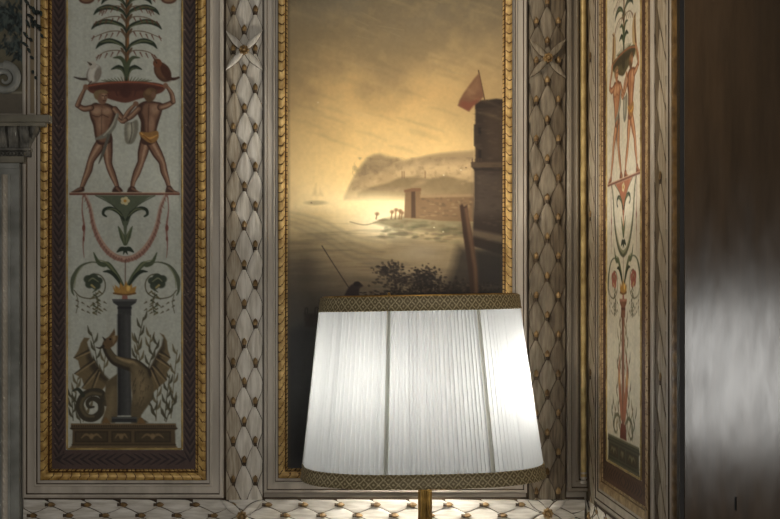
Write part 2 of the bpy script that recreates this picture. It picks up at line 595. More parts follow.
def rosette_mesh(mb, W, cx, cy, r, h=0.026):
    n = 40
    P = []
    for t, hh, pet in ((1.0, -0.010, 1), (1.0, 0.0, 1), (0.85, 0.004, 1), (0.5, 0.002, 0.6), (0.42, 0.001, 0), (0.36, 0.006, 0), (0.18, 0.008, 0), (0.0, 0.008, 0)):
        P.append([W(cx + r * t * (1 + 0.12 * pet * math.cos(8 * q)) * math.cos(q), cy + r * t * (1 + 0.12 * pet * math.cos(8 * q)) * math.sin(q), h + hh)
                  for q in [2 * PI * k / n for k in range(n + 1)]])
    mb.grid(P)

def board(W, a0, a1, b0, b1, name, parent, mat, h=0.003):
    mb = MB()
    v = [W(a, b, hh) for a in (a0, a1) for b in (b0, b1) for hh in (0.0, h)]
    mb.add(v, [(0, 1, 3, 2), (4, 6, 7, 5), (0, 4, 5, 1), (2, 3, 7, 6), (0, 2, 6, 4), (1, 5, 7, 3)])
    return mb.build(name, mat, parent, smooth=False)

def leaf_pilaster(W, cx, hw, bb0, bb1, label, y_ref, rosettes, leaf_mat, shadow_side=-1, name='leaf_pilaster', step=39.0, dx=11.0, group='carved leaf bands'):
    b0, b1 = TOP, 499
    t = thing(name, label, 'carved band', W(cx, b1, 0.0), group)
    board(W, bb0, bb1, b0, b1, 'backing_board', t, M['groove'])  # its brown paints the shadow between and beside the leaves
    lv = MB()
    clip = (cx - hw, cx + hw, b0, b1)
    n0 = int((b0 - y_ref) / step) - 2
    n1 = int((b1 - y_ref) / step) + 2
    for r in range(n0, n1):
        for c in (-2, -1, 0, 1, 2):
            y = y_ref + r * step + (step / 2 if c % 2 else 0)
            x = cx + c * dx
            tip = y + 4
            if tip > b1 - 3 or tip + step * 1.15 < b0 + 2:
                continue
            leaf_mesh(lv, W, x + random.uniform(-.4, .4), tip + step * 1.12, step * 1.12, 10.6, random.uniform(-.03, .03), clip, mat=2 if c * shadow_side > 0 else 0)  # leaves on one side take the darker painted-shade material
            if c in (-1, 0, 1) and b0 + 8 < y < b1 - 4 and (W is back or (c == 0 and r % 4 == 1)):
                if all(math.hypot(x - rx, y - ry) > 9 for rx, ry in rosettes):
                    bd = MB(); bud_mesh(bd, W, x, y + 7, 2.5, 10.5, 0); bd.build('bud', [M['bud'], M['groove']], t, fix=False)
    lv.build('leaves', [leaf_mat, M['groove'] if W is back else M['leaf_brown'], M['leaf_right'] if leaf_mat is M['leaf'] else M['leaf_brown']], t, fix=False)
    for rx, ry in rosettes:
        for sx, sy in ((-1, -1), (1, -1), (-1, 1), (1, 1)):
            mb = MB()
            leaf_mesh(mb, W, rx + sx * 1.5, ry + sy * 1.5, 25, 3.6, math.atan2(sx * 17, -sy * 18), (cx - hw, cx + hw, b0, b1), 0.018, 0.015, 0.003)
            mb.build('ribbon', [leaf_mat, M['groove']], t, fix=False)
        mb = MB()
        rosette_mesh(mb, W, rx, ry, 4.6)
        mb.build('rosette', M['bud'], t, fix=False)
    return t

leaf_pilaster(back, 244.7, 18, 224, 264, 'grey carved laurel leaf band standing between the tray bearer panel and the seascape', 29, [(244.7, 52)], M['leaf'])
leaf_pilaster(back, 546.3, 18, 526, 566, 'grey carved laurel leaf band standing between the seascape and the corner', 41, [(546.3, 60)], M['leaf_shaded'], shadow_side=1)
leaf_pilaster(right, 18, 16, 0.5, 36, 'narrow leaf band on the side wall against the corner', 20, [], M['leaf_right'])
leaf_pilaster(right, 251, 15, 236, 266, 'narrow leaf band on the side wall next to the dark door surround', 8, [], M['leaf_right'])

def leaf_frieze(W, a0, a1, nodes, label, y0=499.0, hh=36.0, mat=None):
    mat = mat or M['leaf_across']
    t = thing('leaf_frieze', label, 'carved band', W((a0 + a1) / 2, y0 + hh, 0), 'carved leaf bands')
    board(W, a0, a1, y0 - 2, y0 + hh + 2, 'backing_board', t, M['groove'])
    lv = MB()
    step, dy = 36.0, 10.8
    cy = y0 + 15.5
    clip = (a0, a1, y0, y0 + hh)
    n = int((a1 - a0) / step) + 3
    ref = nodes[0][0] + 9
    for i in range(-n, n):
        for c in (-1, 0, 1, 2):
            x = ref + i * step + (step / 2 if c % 2 else 0)
            y = cy + c * dy
            if x < a0 + 6 or x - step * 1.1 > a1 - 4:
                continue
            leaf_mesh(lv, W, x - step * 1.12, y + random.uniform(-.4, .4), step * 1.12, 10.4, PI / 2 + random.uniform(-.04, .04), clip)
            if a0 + 6 < x < a1 - 10 and c < 2 and all(math.hypot(x - p[0], y - p[1]) > 14 for p in nodes):
                bd = MB(); bud_mesh(bd, W, x - 7, y, 2.5, 10.5, PI / 2); bd.build('bud', [M['bud'], M['groove']], t, fix=False)
    lv.build('leaves', [mat, M['groove']], t, fix=False)
    for nx, ny in nodes:
        if not (a0 + 5 < nx < a1 - 5):
            continue
        for sx, sy in ((-1, -1), (1, -1), (-1, 1), (1, 1)):
            mb = MB()
            leaf_mesh(mb, W, nx + sx * 2, ny + sy * 2, 25, 4.4, math.atan2(sx * 20, -sy * 15), clip, 0.018, 0.015, 0.003)
            mb.build('ribbon', [mat, M['groove']], t, fix=False)
        mb = MB()
        rosette_mesh(mb, W, nx, ny, 5.0)
        mb.build('rosette', M['bud'], t, fix=False)
    return t

leaf_frieze(back, 24.5, 584, [(242.5, 514.5), (546, 511.6)], 'grey carved leaf frieze running along the back wall under the panels')
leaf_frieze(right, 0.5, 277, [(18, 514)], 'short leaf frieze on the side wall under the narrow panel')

# ------------------------------------------------------------------ the seascape
def paint_seascape():
    c = Canvas(287, TOP + 10, 504, 468, 1.35, seed=5)
    X, Y = c.X, c.Y
    n1, n2, n3 = c.noise(70, 5), c.noise(16, 4), c.noise(4, 3)
    ys = [-70, 0, 50, 95, 130, 165, 192, 206, 216, 240, 262, 285, 300, 330, 470]
    cs = np.array([(116, 106, 86), (144, 130, 104), (174, 150, 108), (222, 184, 122), (240, 202, 134), (246, 210, 144), (244, 214, 154), (236, 212, 158), (214, 188, 136),
                   (176, 152, 110), (146, 124, 92), (114, 98, 76), (92, 82, 69), (70, 68, 65), (56, 57, 57)], float)
    Yw = Y + (n1 - 0.5) * 46 * np.clip((200 - Y) / 60, 0, 1) + (n2 - .5) * 10
    for k in range(3):
        c.C[..., k] = np.interp(Yw, ys, cs[:, k])
    # sky: duller towards the sides, cloud smears running down to the right
    side = np.clip((np.abs(X - 395) - 40) / 90, 0, 1) * np.clip((215 - Y) / 60, 0, 1)
    c.blend(side * 0.42, (128, 112, 84))
    d = (np.sin((X * 0.35 + Y * 0.9) * 0.055 + n1 * 9) * .5 + .5) * np.clip((190 - Y) / 90, 0, 1)
    c.blend(d * 0.20, (112, 98, 74))
    c.blend(np.clip(n2 * 2 - 1, 0, 1) * 0.30 * np.clip((190 - Y) / 120, 0, 1), (216, 186, 128))
    c.blend(np.exp(-((X - 360) / 55) ** 2 - ((Y - 165) / 38) ** 2) * .55, (252, 212, 140))
    # low sun haze and its path on the water
    c.blend(np.exp(-((X - 386) / 34) ** 2 - ((Y - 206) / 16) ** 2) * .75, (252, 228, 176))
    c.blend(np.exp(-((X - 384) / 30) ** 2 - ((Y - 226) / 15) ** 2) * .7, (255, 240, 200))
    # far coast
    c.T = lambda p: p
    c.poly([(344, 197), (349, 186), (354, 176), (360, 167), (367, 159), (374, 155), (380, 154.5), (386, 157), (394, 158), (404, 161), (413, 159), (426, 156), (440, 153.5), (455, 152), (474, 151), (474, 200), (344, 200)],
           (168, 142, 102), .92, 1.6)
    c.poly([(362, 166), (369, 158), (380, 155), (392, 158), (404, 161), (418, 160), (430, 157), (474, 152), (474, 160), (430, 166), (400, 170), (380, 172), (366, 178), (356, 186)], (142, 122, 90), .55, 3.5)
    c.poly([(392, 166), (420, 163), (474, 164), (474, 176), (420, 177), (395, 178)], (208, 178, 130), .55, 4)
    hill = ((Y > 158) & (Y < 196) & (X > 352) & (X < 474)).astype(float)
    hn = c.noise(7, 4)
    c.blend(np.clip(hn * 2.4 - 1.2, 0, 1) * hill * .55, (112, 94, 68)); c.blend(np.clip(.8 - hn * 2, 0, 1) * hill * .5, (216, 186, 136))
    c.poly([(358, 193), (372, 187), (388, 183), (399, 178), (415, 177), (430, 179), (447, 176), (474, 183), (474, 196), (358, 197)], (118, 100, 70), .8, 1.6)
    c.blend(np.exp(-((X - 372) / 44) ** 2 - ((Y - 199) / 8) ** 2) * .65, (250, 224, 170))
    for _ in range(40):
        x, y = c.rng.uniform(352, 472), c.rng.uniform(160, 192)
        c.ell(x, y, c.rng.uniform(2, 7), c.rng.uniform(.8, 2), (120, 104, 76) if c.rng.random() < .6 else (206, 176, 128), .16, .9, raw=True, rot=c.rng.uniform(-.6, .2))
    for x in (402, 404, 425): c.stroke([(x, 172), (x, 178)], 1.2, (110, 84, 60), .6)
    # sails and a boat far out at the left
    c.poly([(312, 196), (316, 184), (317, 196)], (170, 140, 100), .3, 1.4); c.poly([(318, 196), (320, 188), (323, 196)], (170, 140, 100), .25, 1.4)
    c.ell(316, 203, 10, 2.2, (140, 118, 86), .5, .8)
    # ripples
    rip = np.clip((fbm_aniso(c.H, c.W, 4.5, 40, c.rng, 4) - .5) * 2.6 + .5, 0, 1)
    c.blend(np.clip(rip - .45, 0, 1) * .34 * np.clip((Y - 208) / 14, 0, 1) * np.clip((300 - Y) / 40, 0, 1), (206, 192, 150))
    c.blend(np.clip(.5 - rip, 0, 1) * .5 * np.clip((Y - 214) / 20, 0, 1), (84, 80, 66))
    for i in range(4):
        c.stroke([(287, 212 + i * 4), (320, 220 + i * 6), (352, 236 + i * 7), (385, 243 + i * 9)], [1.5, 4, 4, 1], (110, 102, 84), .28, 1.8)
    c.blend(np.clip((348 - X) / 62, 0, 1) * np.clip((Y - 226) / 55, 0, 1) * .6, (78, 74, 66))
    c.blend(np.exp(-((X - 306) / 12) ** 2 - ((Y - 275) / 26) ** 2) * .5, (66, 58, 44))
    c.blend(np.clip(n2 * 2.2 - 1.1, 0, 1) * np.clip((Y - 240) / 30, 0, 1) * np.exp(-((X - 410) / 60) ** 2) * .6, (170, 152, 124))
    # shore with scrub
    c.poly([(374, 223), (384, 219), (396, 217), (404, 216), (430, 218), (470, 221), (504, 226), (504, 250), (470, 240), (440, 232), (410, 231), (392, 228)], (120, 108, 78), .85, 2)
    for _ in range(120):
        x = c.rng.uniform(380, 500)
        y = 219 + (x - 380) * .08 + c.rng.uniform(0, 18)
        c.ell(x, y, c.rng.uniform(2, 6), c.rng.uniform(.8, 2.2), [(88, 84, 60), (150, 138, 102), (104, 88, 64)][c.rng.integers(3)], .4, .9, raw=True)
    for x, h in ((376, 5), (391, 7), (395, 9), (399, 8), (401, 6)):
        c.stroke([(x, 219), (x + 1, 219 - h)], 1.3, (110, 80, 54), .8); c.ell(x + 1, 219 - h, 2.2, 1.8, (120, 88, 60), .7, .8)
    c.stroke([(350, 222), (365, 225), (380, 221)], 1.2, (120, 104, 76), .6)
    c.ell(402, 234, 9, 2, (86, 76, 56), .7, .8)
    c.blend(np.exp(-((X - 432) / 34) ** 2 - ((Y - 262) / 15) ** 2) * .55, (166, 146, 112))
    # fort
    c.poly([(404, 218), (405, 192), (404, 190), (412, 188.5), (420, 188.5), (421, 195), (470, 194), (474, 194), (474, 222), (440, 221), (420, 219)], (116, 92, 64), .97, .7)
    c.poly([(411, 191), (415, 191), (415.5, 218), (411, 218)], (66, 48, 34), .8, .7)
    c.poly([(404, 190.5), (412, 188.5), (421, 188.5), (421, 191), (404, 192.5)], (112, 82, 56), .9, .6)
    c.poly([(420, 195), (474, 194), (474, 197), (420, 198)], (160, 136, 98), .6, .8)
    for _ in range(60):
        x, y = c.rng.uniform(422, 472), c.rng.uniform(198, 219)
        c.ell(x, y, c.rng.uniform(1, 3.5), c.rng.uniform(.6, 1.4), [(100, 80, 56), (152, 126, 92)][c.rng.integers(2)], .4, .8, raw=True)
    # smoke haze before the tower foot
    # tower
    c.poly([(475, 104), (480, 101), (489, 100), (496, 99), (505, 100), (505, 256), (472, 246), (474, 200), (474, 170), (471, 167), (471, 163), (475, 162)], (50, 40, 32), .97, 1.0)
    c.poly([(484, 106), (505, 106), (505, 160), (488, 160)], (80, 64, 48), .5, 5)
    c.poly([(475, 173), (505, 173), (505, 215), (474, 215)], (82, 70, 58), .65, 5)
    c.poly([(471, 162.5), (505, 162), (505, 168), (472, 168)], (84, 68, 50), .9, .8)
    c.poly([(473, 168), (505, 168), (505, 171), (474, 171)], (44, 36, 30), .8, .8)
    c.poly([(475, 104), (505, 102), (505, 107), (475, 109)], (50, 40, 32), .8, .8)
    for y in (128, 150): c.poly([(478, y), (481, y), (481, y + 8), (478, y + 8)], (32, 26, 22), .8, .8)
    c.poly([(473.5, 125), (476, 124), (476, 148), (473.5, 146)], (52, 42, 34), .9, .6)
    for x in range(476, 488, 2): c.stroke([(x, 104), (x + .6, 100.5)], 1.1, (50, 38, 30), .9)
    for x in range(472, 484, 3): c.stroke([(x, 163), (x, 159.5)], 1, (70, 54, 40), .8)
    for _ in range(90):
        x, y = c.rng.uniform(476, 503), c.rng.uniform(106, 246)
        c.ell(x, y, c.rng.uniform(1.5, 4), c.rng.uniform(.6, 1.4), [(50, 42, 34), (96, 80, 62)][c.rng.integers(2)], .2, .9, raw=True)
    # flag on its staff
    c.stroke([(478.2, 71), (484.5, 101)], 1.1, (70, 48, 34), .95)
    c.poly([(478.5, 74), (474, 79), (468, 87), (463, 94), (459, 101), (457.5, 106), (463, 109), (469, 112), (473, 106), (478, 103), (483.5, 97)], (116, 80, 58), .92, .9)
    c.poly([(478.5, 75), (470, 86), (464, 96), (470, 98), (480, 90)], (148, 112, 80), .6, 2.5)
    c.poly([(462, 101), (470, 103), (480, 98), (474, 106), (468, 111), (459, 106)], (128, 68, 50), .6, 1.5)
    # dark broken ground in front
    c.poly([(458, 246), (480, 248), (505, 242), (505, 300), (440, 300), (452, 270)], (46, 40, 33), .8, 6)
    c.poly([(470, 229), (505, 236), (505, 244), (472, 236)], (140, 122, 94), .5, 2)
    c.poly([(476, 251), (505, 256), (505, 285), (478, 285)], (40, 36, 32), .7, 3)
    c.blend(np.exp(-((X - 420) / 20) ** 2 - ((Y - 252) / 9) ** 2) * .5, (178, 162, 136))
    for cx, cy, sx, sy, n, al in ((392, 268, 8, 4, 90, .8), (384, 272, 7, 3, 60, .7), (404, 282, 16, 7, 260, .8), (425, 278, 8, 7, 190, .9), (428, 286, 10, 6, 190, .95), (412, 294, 30, 3, 260, .95), (474, 292, 26, 6, 320, .9), (452, 290, 8, 7, 110, .8)):
        for _ in range(n):
            c.ell(cx + c.rng.normal() * sx * .8, cy + c.rng.normal() * sy * .8, c.rng.uniform(.7, 1.9), c.rng.uniform(.6, 1.4), (40, 33, 27) if c.rng.random() < .8 else (74, 60, 46), al * .7, .7, raw=True)
    c.poly([(386, 297), (420, 294), (504, 290), (504, 320), (380, 320)], (34, 29, 25), .85, 3)
    # leaning post
    c.poly([(459.5, 206), (462, 204), (463.5, 207), (467, 205), (468, 215), (473, 240), (477, 270), (479, 312), (470, 312), (470, 290), (467, 262), (463, 236)], (60, 43, 31), .98, .8)
    c.poly([(464, 209), (467, 207), (473, 241), (477, 270), (478, 300), (475, 300), (473, 268), (468, 238)], (116, 86, 60), .6, 1.4)
    # angler
    c.stroke([(322, 246), (334, 265), (349, 288)], .9, (50, 42, 36), .85, .45)
    c.poly([(344, 300), (346, 292), (350, 286), (353, 284), (356, 282), (360, 283), (363, 286), (360, 288), (359, 292), (358, 300)], (48, 38, 36), .95, .9, 3)
    c.ell(357, 284, 3.4, 2.6, (40, 32, 30), .95, .4)
    # dark foreground at the left with a creel
    c.poly([(286, 332), (300, 326), (318, 330), (330, 340), (330, 470), (286, 470)], (52, 52, 52), .7, 5)
    c.poly([(304, 313), (319, 314), (318, 327), (305, 327)], (56, 50, 46), .8, 1.2)
    c.stroke([(305, 314), (305.5, 308.5), (307.5, 308.5), (307.5, 313)], 1, (44, 40, 36), .85); c.stroke([(315, 314), (315.5, 308), (318, 308), (318, 314)], 1, (44, 40, 36), .85)
    c.blend(np.clip((Y - 310) / 40, 0, 1) * (n2) * .35, (62, 64, 66))
    # grain, craquelure
    c.C *= (0.97 + 0.06 * n3)[..., None]
    for _ in range(10):
        c.ell(c.rng.uniform(289, 502), c.rng.uniform(-40, 300), .9, .7, (70, 60, 46) if c.rng.random() < .6 else (235, 220, 180), .6, .5, raw=True)
    for _ in range(90):
        x, y = c.rng.uniform(288, 480), c.rng.uniform(-50, 150)
        c.stroke([(x, y), (x + 14, y + 3), (x + 30, y + 9)], [1, 3.5, 1], (228, 198, 140) if c.rng.random() < .5 else (120, 106, 78), .10, 1.5)
    for _ in range(14):
        x, y = c.rng.uniform(300, 470), c.rng.uniform(-20, 90)
        c.stroke([(x, y), (x + c.rng.uniform(8, 26), y + c.rng.uniform(2, 10))], .9, (180, 162, 120), .3)
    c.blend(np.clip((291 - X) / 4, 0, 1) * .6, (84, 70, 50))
    return c

pic = thing('seascape_painting', 'tall gilt-framed painting of a sunset coast with a fort and tower', 'painting', back(395, 480, 0))
cv = paint_seascape()
cv.mesh('canvas', back, M['oil'], pic, 0.005)
mb = MB()
gilt_frame(mb, back, (278, TOP, 512, 478), 10, 9.4, 0.010, 0.005, slant=0.22)
mb.build('gilt_frame', [M['gilt_light'], M['gilt_outline']], pic, fix=False)

# ------------------------------------------------------------------ grotesque panels
def paint_grotesque(variant=0):
    c = Canvas(52, TOP + 11, 197, 470, 1.5 if variant == 0 else 1.0, 1.5 if variant == 0 else 1.3, seed=21 + variant)
    X, Y = c.X, c.Y
    n1, n2, n3 = c.noise(60, 4), c.noise(12, 4), c.noise(3, 2)
    warm = variant == 1
    c.fill((196, 198, 184) if not warm else (210, 202, 180))
    c.blend(n1 * .5, (178, 181, 168) if not warm else (220, 212, 190))
    c.blend(np.clip(n2 - .5, 0, 1) * .6, (166, 162, 138))
    streak = fbm(1, c.W, 5, c.rng, 3)
    c.blend(np.clip(streak - .5, 0, 1) * np.ones_like(X) * .4, (160, 158, 140))
    # dark border with laurel chevrons
    fx0, fx1, fy1 = 66.5, 183.5, 449.5
    def edge_d(): return np.minimum(np.minimum(X - fx0, fx1 - X), fy1 - Y)
    ed = edge_d()
    band = ed < 0
    base = np.array((80, 63, 57) if not warm else (92, 64, 48), float)
    leafc = np.array((50, 41, 39) if not warm else (62, 42, 34), float)
    bc = np.ones_like(c.C) * base
    ls = [((59.5 if s < 0 else 190.0), None) for s in (-1, 1)]
    c2 = Canvas.__new__(Canvas); c2.__dict__.update(c.__dict__); c2.C = bc
    yy = TOP
    lw, hl = (2.6, (122, 100, 90)) if not warm else (2.6, (122, 90, 66))
    while yy < 462:
        for xc in (59.3, 190.2):
            for s in (-1, 1):
                c2.stroke([(xc, yy + 6), (xc + s * 2.6, yy + 2), (xc + s * 5.2, yy - 4)], [2.2, 3.2, .5], leafc, .95, .5, 3, True)
                c2.stroke([(xc + s * .8, yy + 7), (xc + s * 3.6, yy + 2.5), (xc + s * 5.6, yy - 2)], [.5, .8, .3], hl, .55, .4, 3, True)
        yy += 8.2
    xx = 62
    while xx < 188:
        sg = 1 if xx < 125 else -1
        for s in (-1, 1):
            c2.stroke([(xx - 6 * sg, 459 + 0), (xx - 2 * sg, 459 + s * 2.8), (xx + 4 * sg, 459 + s * 5.6)], [2.2, 3.2, .5], leafc, .95, .5, 3, True)
            c2.stroke([(xx - 7 * sg, 459 + s * .8), (xx - 2 * sg, 459 + s * 3.8), (xx + 2 * sg, 459 + s * 6)], [.5, .8, .3], hl, .5, .4, 3, True)
        xx += 8.4
    for _ in range(60):
        q = c.rng.random()
        x, y = (c.rng.uniform(53, 66), c.rng.uniform(-50, 460)) if q < .5 else (c.rng.uniform(184, 196), c.rng.uniform(-50, 460))
        c2.ell(x, y, .7, .6, (150, 130, 116), .7, .5, raw=True)
    c.C[band] = c2.C[band]

    SC = 3.99
    A = lambda p: (60 + p[0] / 5.19, p[1] / 5.19)
    B = lambda p: (66 + p[0] / SC, 70 + p[1] / SC)
    Cc = lambda p: (66 + p[0] / SC, 185 + p[1] / SC)
    Dd = lambda p: (66 + p[0] / SC, 320 + p[1] / SC)
    mA = lambda p: (694 - p[0], p[1])
    mC = lambda p: (476 - p[0], p[1])
    green, dgreen, lgreen = (78, 88, 62), (44, 54, 40), (124, 128, 92)
    red, dred = (102, 62, 48), (74, 44, 35)
    gold = (190, 140, 58)

    # ---- palm-like plant over the tray
    c.T = A
    c.stroke([(347, 440), (349, 300), (351, 150), (352, -320)], [5.0, 4.2, 3.6, 3], (112, 82, 52))
    c.stroke([(343, 440), (345, 150), (347, -320)], 1.2, (84, 66, 42), .9)
    c.stroke([(353, 430), (355, 150), (356, -320)], 1.0, (166, 112, 60), .9)
    rows = [(240, 158), (140, 182), (65, 170), (10, 130), (-60, 150), (-130, 130), (-200, 110)]
    for cy, sp in rows:
        for mm in (False, True):
            g = (lambda p: mA(p)) if mm else (lambda p: p)
            c.stroke([g(q) for q in [(347, cy + 30), (320, cy - 8), (347 - sp * .55, cy - 26), (347 - sp * .85, cy - 12), (347 - sp, cy + 14)]], [1.2, 3.2, 5.2, 4.2, .6], dgreen, 1)
            c.stroke([g(q) for q in [(330, cy + 4), (347 - sp * .5, cy - 26), (347 - sp * .85, cy - 18)]], [.8, 2.2, .8], lgreen, .7)
            c.stroke([g(q) for q in [(347, cy + 66), (320, cy + 28), (275, cy + 24), (230, cy + 34), (347 - sp, cy + 62)]], [.8, .9, .9, .8, .6], (96, 74, 52), .9)
            for i, bx in enumerate((300, 268, 238, 208, 352 - sp)):
                c.stroke([g((bx + 8, cy + 30 + i * 5)), g((bx - 3, cy + 50 + i * 6))], [1.4, .6], red, .85)
            c.stroke([g((345, cy + 50)), g((325, cy + 20)), g((318, cy + 10))], [1, 2.6, .5], (92, 70, 48), .9)
    for mm in (False, True):
        g = (lambda p: mA(p)) if mm else (lambda p: p)
        c.stroke([g(q) for q in [(345, 420), (335, 370), (305, 350), (268, 362)]], [1.4, 4, 4.4, .8], dgreen)
        c.stroke([g(q) for q in [(345, 400), (338, 335), (315, 302), (278, 302)]], [1.4, 4, 3.6, .8], green)
        c.stroke([g(q) for q in [(342, 410), (320, 362), (285, 356)]], [.6, 1.4, .5], lgreen, .7)
        for k in range(7):
            c.stroke([g((330 - k * 12, 428)), g((318 - k * 17, 400 + k * 3))], [1.4, .4], (80, 84, 58), .9)
    for cx in (140, 566):
        c.ell(cx, -4, 8, 5.2, (92, 62, 46), .95, .2); c.ell(cx, -6, 5.8, 3.6, (140, 110, 84), .9, .3)
    # ---- birds
    if not warm:
        c.stroke([(155, 412), (112, 412), (76, 402)], [3, 2.4, 1], (70, 62, 54))
        c.ell(178, 385, 7.0, 10.0, (120, 110, 98), 1, .15, .35); c.ell(180, 382, 6.2, 9.2, (206, 202, 188), 1, .25, .35)
        c.ell(168, 340, 4.2, 3.8, (190, 184, 168), 1, .2); c.ell(198, 388, 3.2, 7.5, (122, 112, 98), .8, .5, .25)
        c.stroke([(160, 336), (145, 323)], [2.6, .5], (90, 78, 64)); c.ell(166, 337, .6, .6, (30, 26, 22), 1, .4)
        c.stroke([(165, 424), (142, 450)], 1, (80, 62, 50))
        c.stroke([(560, 408), (592, 412), (618, 404)], [3.5, 3, 2], (66, 42, 30))
        c.ell(534, 376, 7.6, 11.0, (82, 56, 40), 1, .15, -.6); c.ell(530, 372, 5.6, 8.6, (114, 78, 54), .9, .4, -.6); c.ell(550, 378, 3.6, 9.4, (72, 42, 30), .8, .4, -.5)
        c.ell(507, 330, 4.4, 4.4, (118, 72, 46), 1, .2); c.stroke([(498, 322), (486, 296)], [2.2, .5], (90, 60, 42)); c.ell(503, 328, .6, .6, (20, 16, 12), 1, .4)
    else:
        for mm in (False, True):
            g = (lambda p: mA(p)) if mm else (lambda p: p)
            c.poly([g(q) for q in [(150, 310), (175, 300), (205, 345), (200, 420), (165, 470), (120, 520), (95, 545), (100, 510), (128, 450), (142, 380)]], (176, 150, 108), 1, .8, 3)
            c.stroke([g(q) for q in [(165, 330), (150, 420), (100, 535)]], [3, 4, 2], (112, 78, 48), .9)
            c.stroke([g((165, 315)), g((140, 300))], [2.4, .5], (100, 70, 48))

    # ---- tray bearers
    c.T = B
    skin, shade, light = ((132, 98, 76), (72, 48, 37), (190, 156, 126)) if not warm else ((172, 120, 84), (116, 72, 48), (208, 162, 120))
    tray, trayd = (red, dred) if not warm else ((92, 84, 60), (60, 54, 40))
    c.poly([(83, 66), (110, 54), (170, 49), (240, 46), (310, 48), (370, 54), (398, 68), (384, 90), (340, 104), (290, 118), (240, 132), (190, 122), (140, 104), (98, 90)], tray, 1, .7, 4)
    c.poly([(92, 72), (160, 60), (240, 57), (320, 60), (390, 72), (350, 82), (240, 86), (130, 84)], trayd, .75, 1.2, 4)
    c.stroke([(85, 66), (160, 54), (240, 50), (320, 53), (397, 68)], 1.2, (172, 96, 66), .8)
    c.poly([(226, 62), (252, 62), (262, 96), (240, 112), (216, 96)], trayd, .8, 1.5, 3)
    for x in (120, 160, 200, 280, 320, 360):
        c.stroke([(x, 84), (x * .85 + 36, 104)], [1.6, 1], trayd, .7)
    def limb(pts, ws, hl=True, side=1):
        c.stroke(pts, [w / SC * 1.0 for w in ws], shade, 1, .5)
        c.stroke([(p[0] - 1.5 * side, p[1]) for p in pts], [w / SC * .72 for w in ws], skin, .95, .7)
        if hl:
            c.stroke([(p[0] - 4 * side, p[1]) for p in pts], [w / SC * .26 for w in ws], light, .75, .8)
    # drapery between them
    c.poly([(236, 215), (262, 210), (285, 200), (290, 235), (275, 285), (252, 298), (236, 280)], (128, 124, 108), 1, .8, 3)
    c.poly([(248, 225), (270, 215), (268, 260), (252, 280)], (190, 186, 164), .8, 1.5, 3)
    c.stroke([(262, 212), (264, 250), (254, 290)], 1.2, (84, 80, 68), .8)
    # left bearer
    limb([(150, 280), (125, 320), (102, 362), (92, 400), (76, 440), (62, 478)], [46, 42, 28, 30, 22, 15])
    c.poly([(52, 470), (72, 468), (74, 484), (50, 490), (22, 489), (34, 481)], shade, 1, .6, 3); c.stroke([(60, 474), (34, 484)], [2.4, 1.2], skin, .9)
    limb([(165, 280), (168, 330), (172, 375), (186, 415), (200, 450), (208, 474)], [46, 40, 28, 28, 20, 14])
    c.poly([(196, 466), (214, 466), (228, 486), (190, 488), (186, 482)], shade, 1, .6, 3); c.stroke([(204, 472), (216, 484)], [2.4, 1.6], skin, .9)
    c.poly([(100, 142), (118, 132), (140, 136), (165, 134), (196, 150), (206, 170), (196, 205), (182, 240), (186, 282), (160, 298), (128, 296), (116, 262), (110, 222), (98, 190), (94, 160)], shade, 1, .6, 3)
    c.poly([(102, 148), (122, 140), (160, 142), (186, 160), (184, 196), (170, 235), (172, 280), (140, 288), (124, 262), (118, 215), (104, 180)], skin, .95, 1.2, 3)
    c.ell(124, 164, 5.0, 3.6, light, .75, .8); c.ell(164, 166, 4.6, 3.4, light, .65, .8); c.ell(140, 215, 3.6, 8, light, .45, .9)
    c.stroke([(105, 182), (130, 188), (146, 180), (170, 190)], .9, shade, .7); c.stroke([(144, 160), (143, 262)], .8, shade, .55)
    limb([(102, 152), (74, 156), (48, 142)], [24, 24, 18]); limb([(48, 142), (60, 112), (78, 74)], [20, 18, 12]); c.ell(80, 70, 2.6, 3, skin, 1, .4)
    limb([(196, 158), (222, 190), (230, 205)], [26, 24, 20]); limb([(230, 205), (250, 168), (276, 140)], [20, 18, 12]); c.ell(280, 136, 2.8, 2.6, skin, 1, .4)
    c.stroke([(206, 180), (190, 225), (160, 260), (122, 276)], [3.2, 5, 5, 2.4], (124, 122, 108), 1, .6)
    c.stroke([(204, 178), (184, 226), (152, 262)], [1, 1.8, 1], (184, 180, 160), .8)
    c.stroke([(172, 262), (150, 330), (132, 374)], [3, 3.2, .8], (96, 92, 80), 1)
    c.poly([(124, 100), (140, 86), (162, 90), (168, 108), (158, 134), (142, 138), (128, 124)], skin, 1, .6, 3)
    c.poly([(112, 100), (118, 86), (140, 80), (160, 82), (170, 92), (160, 94), (140, 94), (130, 104), (128, 120), (118, 116)], (128, 106, 74), 1, .7, 3)
    c.ell(152, 106, 2.2, 2.8, light, .7, .8); c.stroke([(146, 104), (150, 104)], .9, (50, 32, 24), .9); c.stroke([(158, 104), (163, 104)], .9, (50, 32, 24), .9)
    c.stroke([(155, 106), (157, 116)], .8, shade, .8); c.stroke([(150, 124), (159, 123)], .9, dred, .9)
    # right bearer, seen from behind
    limb([(318, 290), (308, 330), (300, 368), (284, 410), (270, 445), (264, 474)], [46, 42, 28, 30, 20, 14], side=-1)
    c.poly([(256, 466), (276, 468), (284, 484), (304, 488), (250, 489), (246, 482)], shade, 1, .6, 3); c.stroke([(266, 474), (290, 486)], [2.4, 1.2], skin, .9)
    limb([(345, 296), (366, 335), (384, 368), (392, 405), (404, 440), (412, 472)], [44, 40, 28, 29, 20, 14], side=-1)
    c.poly([(404, 464), (420, 464), (432, 480), (452, 490), (402, 490), (398, 484)], shade, 1, .6, 3); c.stroke([(412, 472), (436, 487)], [2.4, 1.2], skin, .9)
